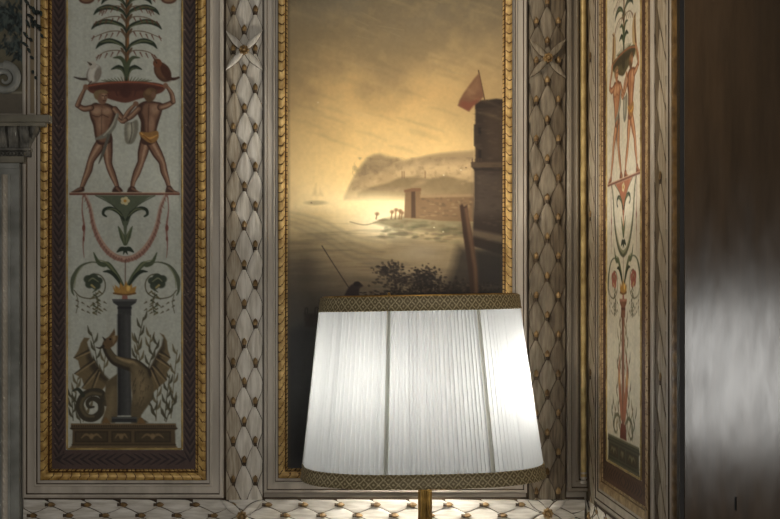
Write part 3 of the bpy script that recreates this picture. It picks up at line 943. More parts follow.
    c.poly([(284, 150), (300, 132), (326, 124), (360, 128), (386, 136), (384, 166), (372, 205), (362, 245), (362, 282), (336, 300), (304, 294), (298, 256), (300, 210), (288, 180)], shade, 1, .6, 3)
    c.poly([(316, 136), (350, 134), (378, 142), (374, 172), (360, 210), (352, 245), (320, 252), (314, 200), (304, 168)], skin, .95, 1.4, 3)
    c.ell(356, 158, 4.2, 4.6, light, .6, .9); c.ell(342, 215, 3, 7, light, .45, .9); c.stroke([(332, 140), (330, 200), (328, 255)], .9, shade, .7)
    limb([(378, 150), (404, 142), (428, 128)], [26, 24, 18], side=-1); limb([(428, 128), (422, 96), (402, 66)], [20, 18, 11], side=-1); c.ell(398, 64, 2.6, 2.8, skin, 1, .4)
    limb([(292, 156), (262, 186), (240, 200)], [24, 22, 16]); limb([(240, 200), (226, 208), (212, 196)], [18, 14, 9])
    c.poly([(308, 100), (322, 78), (346, 72), (362, 84), (360, 104), (348, 124), (326, 128)], (104, 78, 54), 1, .7, 3)
    c.ell(350, 100, 2.4, 3.2, skin, .9, .6); c.ell(330, 90, 3.2, 2.8, (142, 112, 76), .7, .8)
    c.poly([(296, 248), (330, 250), (366, 244), (370, 272), (350, 292), (330, 290), (310, 276), (296, 262)], (152, 112, 62), 1, .7, 3)
    c.stroke([(300, 252), (330, 274), (364, 262)], [1, 2.2, 1], (220, 164, 84), .8); c.stroke([(310, 262), (340, 286)], 1.2, (120, 74, 30), .8)

    # ---- platform and bracket
    c.T = Cc
    c.stroke([(18, 37), (452, 37)], 1.8, (104, 56, 42), 1); c.stroke([(18, 32), (452, 32)], .8, (196, 150, 116), .7)
    bk = (92, 100, 78) if not warm else (170, 112, 84)
    c.poly([(118, 42), (356, 42), (330, 52), (290, 80), (262, 115), (246, 160), (238, 240), (230, 160), (212, 112), (184, 78), (146, 52)], bk, 1, .7)
    c.stroke([(120, 43), (184, 78), (212, 112), (230, 160)], 1, (60, 68, 50), .8); c.stroke([(356, 43), (290, 80), (262, 115), (246, 160)], 1, (60, 68, 50), .8)
    for k in range(5):
        a = 2 * PI * k / 5
        c.ell(237 + 11 * math.cos(a), 64 + 10 * math.sin(a), 2.1, 1.9, (206, 196, 152), 1, .4)
    c.ell(237, 64, 1.6, 1.5, gold, 1, .4)
    for mm in (False, True):
        g = (lambda p: mC(p)) if mm else (lambda p: p)
        c.stroke([g(q) for q in [(232, 140), (214, 112), (182, 94), (156, 98), (150, 116), (162, 126)]], [2, 3.4, 3.6, 3.2, 2.6, 1.6], dgreen)
        c.stroke([g(q) for q in [(226, 124), (196, 98), (166, 98)]], [.8, 1.6, .6], lgreen, .8)
        c.stroke([g(q) for q in [(236, 236), (226, 205), (210, 166)]], [3, 5, .8], green); c.stroke([g(q) for q in [(234, 232), (228, 200), (216, 172)]], [.8, 1.4, .5], lgreen, .8)
        c.stroke([g(q) for q in [(236, 256), (222, 256), (205, 268)]], [4, 4.6, 1], dgreen); c.stroke([g((236, 262)), g((230, 276))], [3, .8], dgreen)
        # garland
        gp = [(76, 42), (96, 90), (112, 165), (135, 220), (165, 262), (200, 288), (238, 298)]
        gc = (152, 112, 96) if not warm else (84, 88, 66)
        c.stroke([g(q) for q in gp], [1.6, 2.6, 4, 5, 5.6, 5.8, 5.8], gc, .95, .7)
        c.stroke([g((q[0] + 6, q[1] - 4)) for q in gp], [.7, 1, 1.6, 2.2, 2.6, 2.6, 2.6], (192, 160, 138) if not warm else (150, 150, 116), .8)
        for k in range(22):
            t = k / 21 * 5.9
            i = int(t)
            p = np.array(gp[i]) * (1 - t + i) + np.array(gp[i + 1]) * (t - i)
            c.stroke([g(tuple(p)), g((p[0] - 10 + 4 * (k % 3), p[1] + 12))], [1.6, .5], (118, 78, 66) if not warm else (70, 66, 48), .6)
        # ribbons
        c.stroke([g(q) for q in [(70, 40), (66, 100), (74, 170), (70, 240), (74, 290)]], [1.0, 1.2, 2.2, 1.2, .5], (138, 92, 78), .85)
        c.ell(*g((72, 172)), 1.6, 3.2, (124, 70, 58), .9, .5); c.ell(*g((72, 215)), 1.1, 2.6, (124, 70, 58), .8, .5)
        # rinceaux
        c.stroke([g(q) for q in [(228, 400), (205, 360), (170, 318), (150, 318), (130, 308), (112, 270)]], [2.4, 4, 5, 5, 4, .8], green)
        c.stroke([g(q) for q in [(224, 392), (198, 352), (165, 312), (128, 298)]], [.8, 1.6, 1.8, .6], lgreen, .8)
        c.stroke([g(q) for q in [(222, 400), (200, 366), (175, 346), (150, 346)]], [2, 3.6, 3.6, .8], dgreen)
        c.stroke([g(q) for q in [(150, 316), (105, 308), (58, 326), (30, 372), (26, 420), (34, 440)]], [.8, 1.2, 2.4, 4.4, 2.4, .8], (88, 94, 72))
        c.stroke([g(q) for q in [(70, 322), (42, 362), (36, 410)]], [.6, 1.6, .6], lgreen, .7)
        c.stroke([g(q) for q in [(34, 420), (60, 446), (110, 452), (150, 430), (158, 392), (140, 362), (108, 356), (84, 372)]], [1, 1.2, 1.2, 1.2, 1.2, 1.2, 1.2, .8], (84, 80, 58), .9)
        fl = (58, 66, 50) if not warm else (150, 84, 70)
        for fx, fy, r in ((90, 376, 18), (112, 370, 18), (132, 382, 16), (96, 396, 18), (122, 402, 18), (108, 388, 14)):
            c.ell(*g((fx, fy)), r / SC, r / SC * .9, fl, .95, .35)
        c.stroke([g((92, 384)), g((108, 372)), g((130, 386))], [.8, 1.4, .8], (150, 152, 116), .8); c.stroke([g((104, 400)), g((116, 410))], [2.2, 1.6], (196, 176, 110), .8)
        for k in range(14):
            bx, by = 122 + 12 * math.sin(k * 1.3), 418 + k * 7
            c.stroke([g((bx, by)), g((bx + (14 if k % 2 else -14), by + 10))], [2, .6], (96, 88, 54) if k % 3 else (70, 76, 52), .9)
        for k in range(12):
            bx = 44 + (k % 6) * 22
            by = 460 + (k * 37) % 50
            c.stroke([g((bx, by)), g((bx + 9, by + 6))], [1.7, .5], (86, 78, 56), .85)
        c.stroke([g((44, 440)), g((50, 470)), g((42, 510))], .8, (86, 80, 58), .8); c.stroke([g((120, 430)), g((128, 480)), g((122, 515))], .9, (86, 80, 58), .8)
    c.stroke([(238, 300), (238, 400)], .9, (92, 70, 54), .9)
    # flame crown
    fc, fd = ((178, 134, 66), (112, 76, 38))
    c.poly([(188, 402), (198, 416), (196, 398), (214, 412), (218, 388), (232, 406), (242, 384), (250, 408), (264, 394), (266, 410), (282, 404), (276, 434), (238, 440), (196, 434)], fc, 1, .6)
    c.stroke([(192, 432), (238, 438), (278, 432)], 1.8, fd, .9); c.ell(250, 412, 2, 3, (240, 200, 110), .8, .6)
    c.poly([(226, 440), (246, 440), (248, 458), (224, 458)], (150, 100, 86), 1, .6)
    # column
    col, cold, coll = ((60, 60, 58), (36, 36, 36), (96, 96, 92)) if not warm else ((132, 88, 66), (94, 58, 43), (174, 124, 98))
    c.poly([(186, 456), (284, 456), (280, 470), (262, 482), (262, 520), (208, 520), (208, 482), (190, 470)], col, 1, .6)
    c.poly([(186, 456), (284, 456), (283, 464), (187, 464)], coll, .8, .6); c.poly([(206, 486), (264, 486), (264, 494), (206, 494)], cold, .8, .6)
    c.T = Dd
    hwd = 26 if not warm else 15
    c.poly([(234 - hwd, -24), (234 + hwd, -24), (236 + hwd, 300), (240 + hwd, 380), (232 - hwd, 380), (234 - hwd, 300)], col, 1, .6)
    c.poly([(238, -20), (234 + hwd - 6, -20), (236 + hwd - 6, 380), (240, 380)], coll, .55, 2.4); c.poly([(233 - hwd, -20), (233 - hwd + 10, -20), (233 - hwd + 12, 380), (232 - hwd, 380)], cold, .8, 1.5)
    # reeds
    def reed(x, y, dx, dy, n, cc):
        c.stroke([(x, y), (x + dx * .4, y + dy * .5), (x + dx, y + dy)], .9, cc, .9)
        for k in range(n):
            t = (k + .6) / n
            px, py = x + dx * t * (.7 + .3 * t), y + dy * t
            s = 1 if k % 2 else -1
            c.stroke([(px, py), (px + s * 11, py - 14), (px + s * 17, py - 40)], [1, 2.7, .4], cc, .9)
    rc, rc2 = (74, 70, 50), (104, 94, 66)
    if not warm:
        for a in ((130, 200, -28, -150, 5, rc), (150, 230, 10, -100, 4, rc2), (280, 170, 30, -180, 6, rc), (300, 200, -20, -120, 5, rc2), (335, 120, 4, -60, 3, rc2), (330, 190, 40, -100, 5, rc), (395, 400, 20, -180, 7, rc), (360, 400, 10, -160, 6, rc2), (420, 390, 25, -270, 7, rc2), (360, 390, -40, -90, 5, rc), (30, 400, -6, -100, 5, rc), (60, 410, -20, -90, 5, rc), (40, 300, 10, -70, 4, rc2), (70, 405, 25, -60, 4, rc2), (400, 405, 40, -90, 5, rc)):
            reed(*a)
        w1, w2, w3, bod = (114, 98, 68), (56, 48, 36), (170, 148, 108), (98, 86, 62)
        # wings
        c.poly([(96, 72), (74, 70), (60, 92), (50, 122), (32, 150), (50, 162), (58, 196), (34, 214), (64, 232), (74, 262), (64, 272), (100, 285), (130, 300), (160, 262), (172, 236), (150, 214), (126, 180), (104, 146), (92, 112), (86, 88)], w1, 1, .7)
        c.poly([(92, 112), (104, 146), (126, 180), (150, 214), (172, 236), (160, 250), (130, 230), (100, 196), (84, 150)], w2, .8, 2)
        for p in ((34, 150), (36, 213), (66, 268), (100, 284)):
            c.stroke([(92 + (p[1] - 150) * .3, 120 + (p[1] - 150) * .6), p], [1.6, .8], w2, .9); c.stroke([(96 + (p[1] - 150) * .3, 128 + (p[1] - 150) * .6), (p[0] + 8, p[1] + 2)], [1.4, .5], w3, .7)
        c.poly([(376, 52), (392, 60), (404, 84), (408, 118), (418, 150), (404, 168), (420, 186), (402, 212), (404, 240), (378, 262), (350, 288), (330, 250), (322, 216), (344, 176), (364, 134), (384, 100), (390, 72)], w1, 1, .7)
        c.poly([(390, 76), (384, 104), (364, 138), (344, 178), (324, 216), (332, 236), (356, 190), (384, 140), (394, 110)], w2, .8, 2)
        for p in ((416, 150), (418, 186), (402, 238), (376, 262)):
            c.stroke([(378 - (p[1] - 150) * .3, 124 + (p[1] - 150) * .6), p], [1.6, .8], w2, .9); c.stroke([(374 - (p[1] - 150) * .3, 134 + (p[1] - 150) * .6), (p[0] - 8, p[1] + 2)], [1.4, .5], w3, .7)
        # tail coil
        c.stroke([(160, 330), (140, 292), (104, 288), (70, 306), (56, 346), (76, 384), (112, 390), (140, 366), (138, 330), (110, 312), (88, 326), (92, 346), (112, 346)], [7, 8, 8, 8, 8, 8, 7.5, 7, 6, 5, 4, 3, 2], (64, 58, 44), 1)
        c.stroke([(140, 296), (104, 292), (74, 310), (62, 346), (80, 378), (112, 384)], [2.4, 3, 3, 3, 3, 2], (112, 100, 72), .75, .8)
        c.stroke([(70, 300), (50, 276), (26, 284)], [4, 3.4, .8], (54, 56, 42), 1)
        # body behind the column, neck passing before it
        c.poly([(160, 250), (186, 228), (206, 214), (206, 392), (196, 410), (140, 410), (152, 380), (164, 340), (156, 300)], bod, 1, .8)
        c.poly([(262, 196), (300, 190), (330, 214), (350, 262), (342, 316), (312, 364), (300, 388), (330, 408), (262, 410), (266, 300)], bod, 1, .8, 2)
        c.poly([(270, 230), (300, 214), (326, 240), (336, 280), (318, 320), (290, 340), (275, 300)], w3, .6, 4, 3)
        c.poly([(166, 300), (196, 270), (200, 340), (180, 390), (158, 396)], w3, .4, 4, 3)
        for k in range(16):
            x = c.rng.uniform(272, 338); y = c.rng.uniform(220, 340)
            c.stroke([(x, y), (x - 4, y + 16)], [1.4, .4], w2, .5)
        c.stroke([(312, 214), (276, 184), (232, 172), (196, 160), (170, 128), (160, 100), (170, 84)], [15, 14, 11.5, 9.5, 8, 7, 6.5], w2, 1, .6)
        c.stroke([(310, 208), (274, 178), (232, 166), (198, 154), (174, 124), (165, 98)], [9, 9, 7.5, 6, 5, 4], bod, .95, 1.0)
        c.stroke([(300, 200), (270, 172), (232, 160), (204, 148)], [3, 4, 3, 1.5], w3, .8, 1.0)
        c.poly([(258, 176), (282, 178), (306, 192), (328, 216), (344, 258), (338, 310), (316, 350), (288, 352), (270, 300), (262, 240)], bod, .95, 1.6, 3)
        c.poly([(276, 192), (304, 206), (322, 240), (326, 284), (306, 322), (286, 320), (276, 260)], w3, .55, 5, 3)
        for k in range(22):
            x = c.rng.uniform(270, 334); y = c.rng.uniform(200, 330)
            c.stroke([(x, y), (x - 4, y + 15)], [1.3, .4], w2, .45)
        c.poly([(148, 96), (154, 78), (172, 66), (186, 48), (194, 34), (198, 50), (196, 62), (210, 62), (206, 84), (192, 102), (172, 116), (154, 112)], (104, 82, 54), 1, .6)
        c.poly([(186, 66), (198, 56), (200, 76), (190, 92)], (160, 136, 98), .8, 1); c.stroke([(150, 104), (136, 112), (122, 108)], [3, 1.8, .6], w2, 1); c.stroke([(156, 78), (148, 68)], [2.4, .6], w2, 1)
        c.ell(178, 76, 1.1, .9, (20, 14, 10), 1, .4)
        for f in ((150, 404), (290, 404)):
            for k in (-14, 0, 14):
                c.stroke([(f[0] + 10, f[1] - 8), (f[0] + k + 12, f[1] + 10)], [3.4, 1.8], (120, 92, 56), 1)
        c.poly([(184, 386), (284, 386), (284, 408), (184, 408)], (50, 50, 48), 1, .6); c.stroke([(186, 390), (282, 390)], 1.4, (100, 100, 94), .7)
    else:
        for s in (-1, 1):
            g = lambda p, s=s: (234 + s * p[0], p[1])
            for (x, y, dx, dy, n, cc) in ((40, 395, 50, -170, 6, (92, 86, 60)), (70, 400, 60, -110, 5, (116, 100, 66)), (30, 300, 50, -170, 6, (98, 84, 58)), (24, 180, 40, -130, 5, (112, 104, 72)), (120, 400, 40, -90, 4, (80, 82, 58)), (20, 80, 24, -90, 4, (112, 92, 64))):
                reed(234 + s * x, y, s * dx, dy, n, cc)
            c.stroke([g(q) for q in [(20, 370), (60, 330), (110, 340), (124, 380), (96, 396), (78, 376)]], [2, 3.4, 3.6, 3, 2.4, 1], (96, 92, 64), .95)
            c.stroke([g(q) for q in [(18, 330), (40, 250), (56, 170), (40, 110)]], [8, 9, 6, 1], (150, 92, 62), .9, .8)
            c.ell(*g((50, 200)), 2.6, 6, (206, 164, 96), .8, .8)
        c.poly([(200, 356), (268, 356), (280, 408), (190, 408)], (112, 60, 42), 1, .6)
    # pedestal chest
    pd, pdd, pdl = ((92, 76, 52), (54, 44, 30), (134, 112, 78)) if not warm else ((84, 82, 62), (56, 52, 40), (128, 122, 92))
    c.poly([(22, 412), (438, 412), (444, 434), (436, 440), (438, 496), (446, 512), (16, 512), (26, 496), (28, 440), (20, 434)], pd, 1, .6)
    c.stroke([(20, 432), (444, 432)], 1.4, pdd, .9); c.stroke([(24, 416), (438, 416)], 1.2, pdl, .8); c.stroke([(26, 496), (438, 496)], 1.2, pdd, .8); c.stroke([(18, 506), (444, 506)], 1, pdl, .7)
    for x0, x1 in ((36, 170), (182, 262), (274, 420)):
        c.poly([(x0, 442), (x1, 442), (x1, 488), (x0, 488)], pdd, .85, .6); c.poly([(x0 + 6, 448), (x1 - 6, 448), (x1 - 6, 482), (x0 + 6, 482)], (74, 62, 42), .9, .6)
        xm = (x0 + x1) / 2
        for s in (-1, 1):
            c.stroke([(xm, 466), (xm + s * (x1 - x0) * .16, 456), (xm + s * (x1 - x0) * .3, 470)], [2.2, 2.4, .8], pdl, .8)
        c.ell(xm, 464, 2.2, 3, pdl, .8, .5)
    for x in range(26, 440, 9): c.ell(x, 422, .8, 1.0, pdd, .8, .5)
    c.C *= (0.94 + 0.12 * n3)[..., None]
    return c

def grot_panel(W, x_off, label, variant):
    """the left panel's own pixel layout; on the side wall it is shifted along the wall"""
    Wm = (lambda a, b, h: W(a + x_off, b, h))
    t = thing('grotesque_panel', label, 'painted panel', Wm(124, 480, 0), 'painted wall panels')
    cv = paint_grotesque(variant)
    inner = lambda X, Y: (X >= 68.4) & (X < 181.6) & (Y < 447.6)
    cv.mesh('painted_field', Wm, M['paint'], t, 0.0042, inner)
    cv.mesh('leaf_border', Wm, M['paint'], t, 0.0042, lambda X, Y: ~inner(X, Y))
    # reeded gilt string between field and border
    mb = MB()
    def cane(p0, p1):
        n = int(math.hypot(p1[0] - p0[0], p1[1] - p0[1]) / 1.6)
        pts, rs = [], []
        for i in range(n + 1):
            q = i / n
            s = q * n * 1.6
            pts.append(Wm(p0[0] + (p1[0] - p0[0]) * q, p0[1] + (p1[1] - p0[1]) * q, 0.005))
            m = (s % 19.5) / 19.5
            rs.append(K * (0.9 + 0.55 * math.exp(-((m - .5) / .07) ** 2) + 0.25 * math.sin(2 * PI * m) ** 2))
        mb.tube(pts, rs, 6)
    cane((67.6, TOP + 12), (67.6, 448.6)); cane((182.4, TOP + 12), (182.4, 448.6)); cane((67.6, 448.6), (182.4, 448.6))
    mb.build('gilt_string', M['gilt_pale'], t, fix=False)
    mb = MB()
    gilt_frame(mb, Wm, (41, TOP, 207, 480), 11.5, 9.7, 0.010, 0.006)
    mb.build('gilt_frame', [M['gilt'] if variant == 0 else M['gilt_faded'], M['gilt_outline'] if variant == 0 else M['gilt_outline_faded']], t, fix=False)
    return t

grot_panel(back, 0, 'tall gilt-framed panel with two tray bearers above a dragon coiled round a column', 0)
grot_panel(right, 136 - 124.0, 'narrow gilt-framed panel on the side wall with two tray bearers above a red column', 1)

# ------------------------------------------------------------------ corner gilt rod
def gilt_rod():
    mb = MB()
    pts = [back(582.2, b, 0.013) for b in np.linspace(TOP, 476, 12)]
    mb.tube(pts, K * 2.9, 14)
    rod_t = thing('gilt_rod', 'slim upright gilt rod in the narrow corner panel', 'moulding', back(582.5, 482, 0))
    mb.build('shaft', M['gilt_pale'], rod_t)
    mb = MB()
    for b, r in ((472, 3.1), (477, 3.25), (481, 3.3)):
        mb.tube([back(582.2, b - 1.6, 0.0135), back(582.2, b, 0.0135), back(582.2, b + 1.6, 0.0135)], [K * r * .8, K * r, K * r * .8], 14)
    mb.build('foot_rings', M['mould'], rod_t)
gilt_rod()

# ------------------------------------------------------------------ carved surround at the left edge
def surround():
    t = thing('chimneypiece', 'grey carved stone surround with a moulded shelf at the left edge', 'surround', back(-20, 686, 0))
    X = lambda a: (a - VX) * K
    Z = lambda b: ZC - (b - VY) * K
    def block(name, a0, a1, b0, b1, h0, h1, mat, bev=0.0015):
        mb = MB()
        mb.box(X(a0), X(a1), -h1, -h0, Z(b1), Z(b0))
        o = mb.build(name, mat, t, smooth=False)
        bv = o.modifiers.new('bevel', 'BEVEL'); bv.width = bev; bv.segments = 2
        return o
    # jamb
    block('jamb', -70, 23, 164.5, 686, 0, 0.028, M['stone'])
    mb = MB()
    for a0, a1, h in ((-1, 4, 0.034), (12, 14.5, 0.033), (14.5, 23, 0.030)):
        mb.box(X(a0), X(a1), -h, -0.027, Z(686), Z(176))
    mb.box(X(-70), X(23), -0.032, -0.027, Z(170), Z(165))
    mb.build('fillets', M['stone'], t, smooth=False)
    mb = MB()                                   # carved running ornament up the jamb
    def hf(s, tt):
        return 0.0285 + 0.006 * math.sin(PI * min(max(tt, 0.02), .98)) * (0.35 + 0.65 * abs(math.sin(PI * s / 7.5 + 1.1 * math.cos(PI * tt))) ** .7)
    strip(mb, back, (5.5, 176), (5.5, 660), (11.5, 176), (11.5, 660), hf, 560, 7)
    mb.build('carved_border', M['mould_light'], t, fix=False)
    # cornice, top to bottom
    for nm, a1, b0, b1, h1 in (('shelf', 55, 118.2, 125.2, 0.050), ('shelf_fillet', 50, 125.2, 129, 0.044)):
        mb = MB()                               # the nosing reaches out over the gilt frame beside it
        pl = [(-70, 0), (40.4, 0), (40.4, 0.023), (a1, 0.023), (a1, h1), (-70, h1)]
        n = len(pl)
        mb.add([back(a, b0, h) for a, h in pl] + [back(a, b1, h) for a, h in pl],
               [tuple(range(n)), tuple(range(2 * n - 1, n - 1, -1))] + [(i, (i + 1) % n, n + (i + 1) % n, n + i) for i in range(n)])
        o = mb.build(nm, M['stone_warm'], t, smooth=False)
        bv = o.modifiers.new('bevel', 'BEVEL'); bv.width = 0.0015; bv.segments = 2
    # acanthus cyma with its return
    mb = MB()
    nS, nB = 200, 16
    P = []
    for i in range(nS + 1):
        a = -60 + i / nS * 101.0
        row = []
        for j in range(nB + 1):
            q = j / nB
            b = 129 + 20.5 * q
            out = 0.5 + 0.5 * math.cos(PI * q)                         # cyma: far out above, tucked in below
            aa = a - (1 - out) * 8 * max(0, (a + 20) / 57)
            lobe = abs(math.sin(PI * aa / 11.5))
            rib = abs(math.sin(PI * aa / 3.0 + q * 1.4))
            h = 0.026 + 0.012 * out + 0.008 * lobe * math.sin(PI * min(1, q + .15)) + 0.0015 * rib
            if lobe < .25:
                h -= 0.009
            row.append(back(aa, b, h if 0 < i < nS else 0.0))
        P.append(row)
    mb.grid(P)
    mb.build('acanthus_moulding', M['stone_dark'], t, fix=False)
    block('bed_mould', -70, 34, 149.5, 152.5, 0, 0.034, M['stone_dark'])
    mb = MB()
    for i in range(26):
        a = -60 + i * 3.55
        pts = [back(a - 1.6, 155.2, 0.030), back(a - .9, 155.2, 0.030), back(a, 155.2, 0.030), back(a + .9, 155.2, 0.030), back(a + 1.6, 155.2, 0.030)]
        mb.tube(pts, [K * .6, K * 2, K * 2.4, K * 2, K * .6], 8)
    mb.build('bead_row', M['stone_dark'], t, fix=False)
    block('frieze_block', -70, 33, 152.5, 158, 0, 0.026, M['stone_dark'])
    block('fascia', -70, 28, 158, 164.5, 0, 0.034, M['stone_warm'])
    return t
surround()

def overmantel():
    t = thing('overmantel_panel', 'dim painted panel with dark foliage and a scroll above the stone shelf', 'painted panel', back(5, 114, 0))
    c = Canvas(-30, TOP, 31, 113.5, 1.6, seed=40)
    n1, n2 = c.noise(20, 4), c.noise(5, 3)
    c.fill((112, 106, 86))
    c.blend(n1 * .6, (86, 80, 62))
    c.blend(np.clip((c.Y - 93) / 2, 0, 1), (106, 98, 84))
    c.poly([(-30, 92), (31, 92), (31, 94), (-30, 94)], (146, 140, 122), .8, .6)
    for cx, cy, sx, sy, n in ((8, 8, 13, 9, 80), (16, 22, 10, 9, 90), (4, 18, 8, 8, 50), (14, 44, 9, 8, 70), (22, 55, 6, 6, 40), (-14, 20, 12, 20, 80), (20, -30, 14, 24, 80)):
        for _ in range(n):
            x, y = cx + c.rng.normal() * sx * .6, cy + c.rng.normal() * sy * .6
            a = c.rng.uniform(0.5, 2.6)
            L = c.rng.uniform(3, 8)
            c.stroke([(x, y), (x + math.cos(a) * L * .5, y + math.sin(a) * L * .5), (x + math.cos(a) * L, y + math.sin(a) * L)], [1, 2.4, .4],
                     [(38, 46, 46), (52, 62, 60), (80, 90, 84), (30, 34, 32)][c.rng.integers(4)], .85, .5, 3)
    for x, y in ((3, 3), (-8, 60), (10, 40)): c.ell(x, y, 4, 3.4, (150, 144, 128), .5, .9)
    c.blend(np.clip(n2 - .4, 0, 1) * .4, (70, 70, 62))
    c.mesh('canvas', back, M['paint'], t, 0.005)
    # carved volute
    mb = MB()
    pts, rs = [], []
    for i in range(60):
        u = i / 59
        a = -0.5 * PI - u * 3.4 * PI
        r = 13.5 * (1 - u) ** .8 + 1.2
        pts.append(back(5.5 + r * math.cos(a) * -1, 80 + r * math.sin(a) * .95, 0.010))
        rs.append(K * (3.6 * (1 - u) + 1.2))
    mb.tube(pts, rs, 10)
    pts = [back(a, b, 0.009) for a, b in catmull([(-26, 60), (-16, 64), (-4, 66), (5, 67)], 6)]
    mb.tube(pts, [K * (1 + 2.6 * i / (len(pts) - 1)) for i in range(len(pts))], 10)
    mb.build('scroll', M['stone'], t, fix=False)
    # upright border strip at its right
    mb = MB()
    prof = [(31, 0.0), (31, 0.009), (32, 0.011), (37, 0.011), (38, 0.004)]
    mb.grid([[back(a, TOP, h) for a, h in prof], [back(a, 114, h) for a, h in prof]])
    mb.build('border_strip', M['mould_warm'], t, smooth=False)
    # sprays of dark leaves overlapping the strip
    mb = MB()
    for x, y, L, a in ((29, 2, 8, 2.4), (32, 16, 9, 2.1), (30, 22, 9, 2.7), (36, 9, 8, 2.9), (40, 13, 7, 1.8), (38, 24, 8, 2.7), (43, 13, 6, 3.0), (44, 36, 5, 2.7), (41, 27, 6, 2.0), (28, 34, 9, 2.5), (27, 44, 8, 2.2), (33, 8, 6, 2.2), (36, 12, 7, 2.5), (34, 20, 7, 2.9), (37, 22, 6, 3.3), (39, 14, 5, 2.0), (35, 26, 5, 2.6), (42, 30, 4, 2.4), (33, 40, 5, 2.4), (34, 58, 5, 2.2), (31, 50, 6, 2.6), (35, 72, 4, 2.9), (38, 78, 4, 2.6)):
        leaf_mesh(mb, back, x - L * .4 * math.sin(a), y, L, 1.5, a, None, 0.019, 0.021, 0.002)
    lm = noise_mat('dark_leaf_paint', (34, 40, 38), (56, 66, 60), 30)
    mb.build('leaf_sprays', [lm, lm], t, fix=False)
    return t
overmantel()

# ------------------------------------------------------------------ dark door on the side wall
def door():
    def bx(mb, a0, a1, b0, b1, h0, h1):
        p, q = right(a0, b1, h0), right(a1, b0, h1)
        mb.box(min(p[0], q[0]), max(p[0], q[0]), min(p[1], q[1]), max(p[1], q[1]), min(p[2], q[2]), max(p[2], q[2]))
    m, nt, b = new_mat('dark_varnish')
    tc = nt.nodes.new('ShaderNodeTexCoord')
    mp = nt.nodes.new('ShaderNodeMapping'); mp.inputs['Scale'].default_value = (1, 9, 1.0)
    nt.links.new(tc.outputs['Object'], mp.inputs['Vector'])
    n = nt.nodes.new('ShaderNodeTexNoise'); n.inputs['Scale'].default_value = 5; n.inputs['Detail'].default_value = 8; n.inputs['Roughness'].default_value = .65
    nt.links.new(mp.outputs['Vector'], n.inputs['Vector'])
    r = nt.nodes.new('ShaderNodeValToRGB')
    r.color_ramp.elements[0].position, r.color_ramp.elements[1].position = .3, .75
    r.color_ramp.elements[0].color = (*lin((68, 54, 38)), 1); r.color_ramp.elements[1].color = (*lin((90, 71, 50)), 1)
    nt.links.new(n.outputs['Fac'], r.inputs['Fac']); nt.links.new(r.outputs['Color'], b.inputs['Base Color'])
    n2 = nt.nodes.new('ShaderNodeTexNoise'); n2.inputs['Scale'].default_value = 18; n2.inputs['Detail'].default_value = 2.5
    mp2 = nt.nodes.new('ShaderNodeMapping'); mp2.inputs['Scale'].default_value = (1, 2.4, 0.8)
    nt.links.new(tc.outputs['Object'], mp2.inputs['Vector']); nt.links.new(mp2.outputs['Vector'], n2.inputs['Vector'])
    mr = nt.nodes.new('ShaderNodeMapRange'); mr.inputs['To Min'].default_value = .10; mr.inputs['To Max'].default_value = .23
    nt.links.new(n2.outputs['Fac'], mr.inputs['Value']); nt.links.new(mr.outputs['Result'], b.inputs['Roughness'])
    bp = nt.nodes.new('ShaderNodeBump'); bp.inputs['Strength'].default_value = .25; bp.inputs['Distance'].default_value = .0008
    nt.links.new(n2.outputs['Fac'], bp.inputs['Height']); nt.links.new(bp.outputs['Normal'], b.inputs['Normal'])
    b.inputs['IOR'].default_value = 1.75
    b.inputs['Specular IOR Level'].default_value = 0.5
    TH = math.radians(36)                       # it stands open, swung away from the room about its hinge by the gilt upright
    def leaf_box(mb, s0, s1, b0, b1, h0, h1):
        P = []
        for sx in (s0, s1):
            for h in (h0, h1):
                for b in (b1, b0):
                    P.append((XR + sx * K * math.sin(TH) - h * math.cos(TH), -306 * K - sx * K * math.cos(TH) - h * math.sin(TH), ZC - (b - VY) * K))
        mb.add(P, [(0, 1, 3, 2), (4, 6, 7, 5), (0, 4, 5, 1), (2, 3, 7, 6), (0, 2, 6, 4), (1, 5, 7, 3)])
    mb = MB(); leaf_box(mb, 0, 400, -20, 684, -0.035, 0.0)
    o = mb.build('door_1', m, smooth=False)
    struct(o, 'tall dark varnished door standing half open at the right edge', 'door')
    k = MB(); leaf_box(k, 41.2, 42.6, 437, 446.5, -0.002, 0.0008)
    ko = k.build('keyhole', noise_mat('keyhole_black', (8, 7, 6), (14, 12, 10), 20), o, smooth=False)
    # tarnished bead surround
    mb = MB()
    def hf(s, t):
        if t <= 0 or t >= 1: return 0.002
        if .2 < t < .75: return .010 + .012 * math.sin(PI * (t - .2) / .55) ** .6 * (.5 + .5 * abs(math.sin(PI * s / 9.5)) ** .5)
        return .010
    strip(mb, right, (277, TOP), (277, 686), (297, TOP), (297, 686), hf, 620, 12)
    s = mb.build('trim_6', M['dark_gilt'], fix=False)
    struct(s, 'tarnished dark gilt beaded upright beside the dark door', 'door surround')
    mb = MB(); bx(mb, 297, 304, TOP, 686, 0.0, 0.020)  # plain black strip along the edge beside the door
    struct(mb.build('trim_7', noise_mat('black_rebate', (18, 14, 11), (30, 24, 19), 20), smooth=False), 'black edge strip between gilt beading and dark door', 'door surround')
door()

# ------------------------------------------------------------------ the lamp
LD = 2.28                                   # depth of the lamp from the eye
KL = LD / F_PX
LX = (420.5 - VX) * KL
LY = -(D - LD)
def lz(b): return ZC - (b - VY) * KL
lamp = thing('floor_lamp', 'lit standing lamp with a pleated white shade and brass stem', 'lamp', (LX, LY, 0))

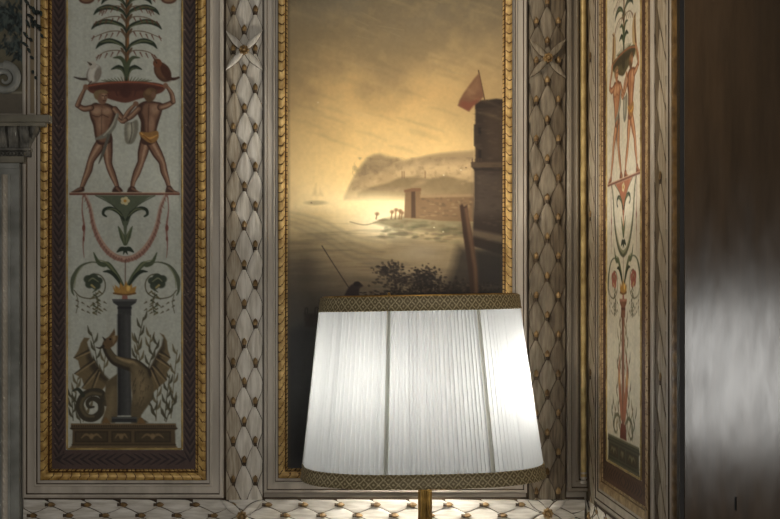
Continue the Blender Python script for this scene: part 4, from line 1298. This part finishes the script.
def fabric():
    m = bpy.data.materials.new('pleated_silk'); m.use_nodes = True
    nt = m.node_tree; nt.nodes.clear()
    out = nt.nodes.new('ShaderNodeOutputMaterial')
    d = nt.nodes.new('ShaderNodeBsdfDiffuse'); t = nt.nodes.new('ShaderNodeBsdfTranslucent')
    d.inputs[0].default_value = (*lin((234, 238, 238)), 1); t.inputs[0].default_value = (0.110, 0.113, 0.114, 1)
    tc = nt.nodes.new('ShaderNodeTexCoord'); n = nt.nodes.new('ShaderNodeTexNoise'); n.inputs['Scale'].default_value = 30
    mp = nt.nodes.new('ShaderNodeMapping'); mp.inputs['Scale'].default_value = (3, 3, .15)
    nt.links.new(tc.outputs['Object'], mp.inputs['Vector']); nt.links.new(mp.outputs['Vector'], n.inputs['Vector'])
    mr = nt.nodes.new('ShaderNodeMapRange'); mr.inputs['To Min'].default_value = .58; mr.inputs['To Max'].default_value = .61
    nt.links.new(n.outputs['Fac'], mr.inputs['Value'])
    mx = nt.nodes.new('ShaderNodeMixShader')
    nt.links.new(mr.outputs['Result'], mx.inputs['Fac']); nt.links.new(d.outputs[0], mx.inputs[1]); nt.links.new(t.outputs[0], mx.inputs[2])
    nt.links.new(mx.outputs[0], out.inputs['Surface'])
    return m

def braid():
    m, nt, b = new_mat('gilt_braid')
    uv = nt.nodes.new('ShaderNodeUVMap'); uv.uv_map = 'UVMap'
    sep = nt.nodes.new('ShaderNodeSeparateXYZ'); nt.links.new(uv.outputs[0], sep.inputs[0])
    def math_node(op, a, bb=None):
        k = nt.nodes.new('ShaderNodeMath'); k.operation = op
        for i, v in enumerate((a, bb)):
            if v is None: continue
            if isinstance(v, (int, float)): k.inputs[i].default_value = v
            else: nt.links.new(v, k.inputs[i])
        return k.outputs[0]
    u, v = sep.outputs[0], sep.outputs[1]
    # lattice of diamonds with a dot in each
    a1 = math_node('ABSOLUTE', math_node('SINE', math_node('ADD', math_node('MULTIPLY', u, PI), math_node('MULTIPLY', v, PI))))
    a2 = math_node('ABSOLUTE', math_node('SINE', math_node('SUBTRACT', math_node('MULTIPLY', u, PI), math_node('MULTIPLY', v, PI))))
    lat = math_node('MINIMUM', a1, a2)
    dots = math_node('MULTIPLY', a1, a2)
    pat = math_node('ADD', math_node('LESS_THAN', lat, .30), math_node('GREATER_THAN', dots, .86))
    n = nt.nodes.new('ShaderNodeTexNoise'); n.inputs['Scale'].default_value = 700; tc = nt.nodes.new('ShaderNodeTexCoord')
    nt.links.new(tc.outputs['Object'], n.inputs['Vector'])
    f = math_node('MINIMUM', math_node('MULTIPLY', pat, math_node('MULTIPLY', math_node('SUBTRACT', n.outputs['Fac'], .3), 2.2)), 1.0)
    r = nt.nodes.new('ShaderNodeValToRGB')
    r.color_ramp.elements[0].color = (*lin((112, 98, 66)), 1); r.color_ramp.elements[1].color = (*lin((226, 210, 166)), 1)
    nt.links.new(f, r.inputs['Fac']); nt.links.new(r.outputs['Color'], b.inputs['Base Color'])
    bp = nt.nodes.new('ShaderNodeBump'); bp.inputs['Strength'].default_value = .6; bp.inputs['Distance'].default_value = .001
    nt.links.new(f, bp.inputs['Height']); nt.links.new(bp.outputs['Normal'], b.inputs['Normal'])
    b.inputs['Roughness'].default_value = .55; b.inputs['Metallic'].default_value = .2
    return m

TILT = math.radians(1.05)
AT, AB_ = 97.0 * KL, 119.5 * KL            # half widths at the top and the foot
BT, BB = 0.135, 0.172                        # half depths
B_TOP, B_BOT = 296.0, 475.0
def shade_pt(ang, q, off=0.0):
    """q = 0 at the top edge, 1 at the foot; the plan is a soft-cornered oval"""
    a, bb = AT + (AB_ - AT) * q + off, BT + (BB - BT) * q + off
    e = 2 / 2.6
    cx, sx = math.cos(ang), math.sin(ang)
    x = a * math.copysign(abs(cx) ** e, cx)
    y = bb * math.copysign(abs(sx) ** e, sx)
    z = -(q - .5) * (B_BOT - B_TOP) * KL
    xr = x * math.cos(TILT) - z * math.sin(TILT)
    zr = x * math.sin(TILT) + z * math.cos(TILT)
    return (LX + xr, LY + y, lz((B_TOP + B_BOT) / 2) + zr)

# even spacing of the angle along the outline
_as = np.linspace(0, 2 * PI, 4001)
_pp = np.array([shade_pt(a, .5) for a in _as])
_ll = np.concatenate([[0], np.cumsum(np.linalg.norm(np.diff(_pp, axis=0), axis=1))])
PERIM = _ll[-1]
def ang_at(u): return float(np.interp((u % 1.0) * PERIM, _ll, _as))
def u_of_angle(a): return float(np.interp(a % (2 * PI), _as, _ll)) / PERIM

def shade():
    q0, q1 = 13.0 / 179, 1 - 12.5 / 179
    NP = 146
    widths = RNG.uniform(.82, 1.22, NP); edges = np.concatenate([[0], np.cumsum(widths)]) / widths.sum()
    amps = RNG.uniform(.85, 1.2, NP)
    mb = MB(); rows = []
    sub = (0, .22, .5, .78)
    shp = (0, .75, 1.0, .6)
    for k in range(NP):
        for s, sh in zip(sub, shp):
            u = edges[k] + (edges[k + 1] - edges[k]) * s
            row = []
            for j in range(9):
                q = q0 + (q1 - q0) * j / 8
                wob = .0003 * math.sin(j * .9 + k * 1.7)
                off = -.0014 + .0046 * amps[k] * (sh - .3) + wob * sh
                row.append(shade_pt(ang_at(u + .0001 * math.sin(j * .7 + k * 2.3)), q, off))
            rows.append(row)
    mb.grid(rows, close_u=True)
    sh = mb.build('lamp_shade', fabric(), lamp, fix=False)
    # braids
    bm_ = braid()
    for nm, qa, qb, per in (('upper_braid', 0.0, 14.0 / 179, 1), ('lower_braid', 1 - 13.5 / 179, 1.0, 1)):
        mb = MB(); rows = []; n = 240
        prof = ((0, .0), (0, .0035), (.08, .0048), (.16, .0035), (.5, .0042), (.84, .0035), (.92, .0048), (1, .0035), (1, .0))
        for i in range(n):
            a = ang_at(i / n)
            rows.append([shade_pt(a, qa + (qb - qa) * t, o) for t, o in prof])
        mb.grid(rows, close_u=True)
        ob = mb.build(nm, bm_, sh, fix=False)
        me = ob.data
        uvl = me.uv_layers.new(name='UVMap')
        m = len(prof)
        reps = round(PERIM / (12.5 * KL) )
        for p in me.polygons:
            for li in p.loop_indices:
                vi = me.loops[li].vertex_index
                i, j = divmod(vi, m)
                if i == 0 and max(me.loops[l].vertex_index for l in p.loop_indices) // m == n - 1: i = n
                uvl.data[li].uv = (i / n * reps * 1.5, prof[j][0] * 1.5)
    # frame wires with a taped seam over each
    seams = []
    for px in (389, 478):
        # find the angle on the front whose projection is px
        best = min((abs(VX + (shade_pt(a, .1)[0]) / (D + shade_pt(a, .1)[1]) * F_PX - px), a) for a in np.linspace(PI, 2 * PI, 600))
        seams.append(best[1])
    seams += [PI * .33, PI * .67, .02, PI]
    for i, a in enumerate(seams):
        mb = MB()
        mb.tube([shade_pt(a, q, -.006) for q in np.linspace(.02, .98, 10)], .0011, 8)
        mb.build('frame_wire', M['brass'], sh)
        mb = MB(); rows = []
        du = .0032
        u0 = u_of_angle(a)
        for q in np.linspace(q0 - .01, q1 + .01, 12):
            rows.append([shade_pt(ang_at(u0 + du * s), q, .0018 + .0022 * (1 - abs(s))) for s in (-1, -.5, 0, .5, 1)])
        mb.grid(rows)
        mb.build('seam_tape', tape_mat, sh, fix=False)
    # wire rings at top and bottom
    for nm, q in (('upper_ring', -.002), ('lower_ring', .985)):
        mb = MB()
        mb.tube([shade_pt(ang_at(i / 96), q, -.002) for i in range(97)], .002, 8, caps=False)
        mb.build(nm, M['brass'], sh, fix=False)
    mb = MB()
    p = shade_pt(seams[0], -.012, .002)
    mb.lathe([(0, p[2] - .005), (.0025, p[2] - .003), (.003, p[2]), (.002, p[2] + .003), (0, p[2] + .004)], p[0], p[1], 10)
    mb.build('rim_knob', M['brass'], sh)
    return sh

tape_mat = fabric(); tape_mat.name = 'seam_tape_silk'
for nd in tape_mat.node_tree.nodes:
    if nd.type == 'BSDF_TRANSLUCENT': nd.inputs[0].default_value = (.60, .60, .56, 1)
    if nd.type == 'BSDF_DIFFUSE': nd.inputs[0].default_value = (*lin((196, 194, 176)), 1)
shade()

def lamp_body():
    SX = LX + (425 - 420.5) * KL
    mb = MB()
    z0, z1 = 0.10, lz(400)
    mb.lathe([(.0145, z0), (.0145, z1)], SX, LY, 96, flute=12, famp=.14)
    mb.lathe([(.0, z1 + .004), (.0150, z1 + .004), (.0165, z1), (.0150, z1 - .006)], SX, LY, 32)
    mb.build('stem', M['brass'], lamp)
    mb = MB()
    mb.lathe([(0, 0), (.16, 0), (.165, .008), (.16, .018), (.135, .024), (.12, .034), (.07, .042), (.04, .06), (.026, .085), (.022, .10), (.026, .112), (.016, .122)], SX, LY, 64)
    mb.build('base', M['brass'], lamp)
    # spider fitter, sockets and bulbs
    mb = MB()
    mb.tube([(SX, LY, lz(400)), (SX, LY, lz(322))], .006, 12)
    for a in (0, PI, PI / 2, 3 * PI / 2):
        p = shade_pt(a, .02, -.003)
        mb.tube([(SX, LY, lz(324)), (SX + (p[0] - SX) * .5, LY + (p[1] - LY) * .5, lz(320)), p], .0025, 8)
    mb.build('shade_carrier', M['brass'], lamp)
    bulb_m = bpy.data.materials.new('lit_bulb'); bulb_m.use_nodes = True
    nt = bulb_m.node_tree; nt.nodes.clear()
    e = nt.nodes.new('ShaderNodeEmission'); o = nt.nodes.new('ShaderNodeOutputMaterial')
    e.inputs[0].default_value = (*BULB_COLOR, 1); e.inputs[1].default_value = BULB_STRENGTH
    nt.links.new(e.outputs[0], o.inputs[0])
    for dx, dy in ((-.085, -0.0), (.150, -.012)):
        x, y, z = SX + dx, LY + dy, lz(411)
        mb = MB()
        mb.tube([(SX, LY, z - .012), (SX + dx * .6, y, z - .03), (x, y, z - .03), (x, y, z - .012)], .005, 10)
        mb.lathe([(0, z - .012), (.014, z - .012), (.015, z + .02), (.012, z + .024), (0, z + .024)], x, y, 20)
        so = mb.build('bulb_arm', M['brass'], lamp)
        mb = MB()
        mb.lathe([(0, z + .024), (.010, z + .026), (.011, z + .034), (.018, z + .050), (.0225, z + .068), (.020, z + .083), (.012, z + .094), (0, z + .098)], x, y, 28)
        mb.build('bulb', bulb_m, lamp)
lamp_body()
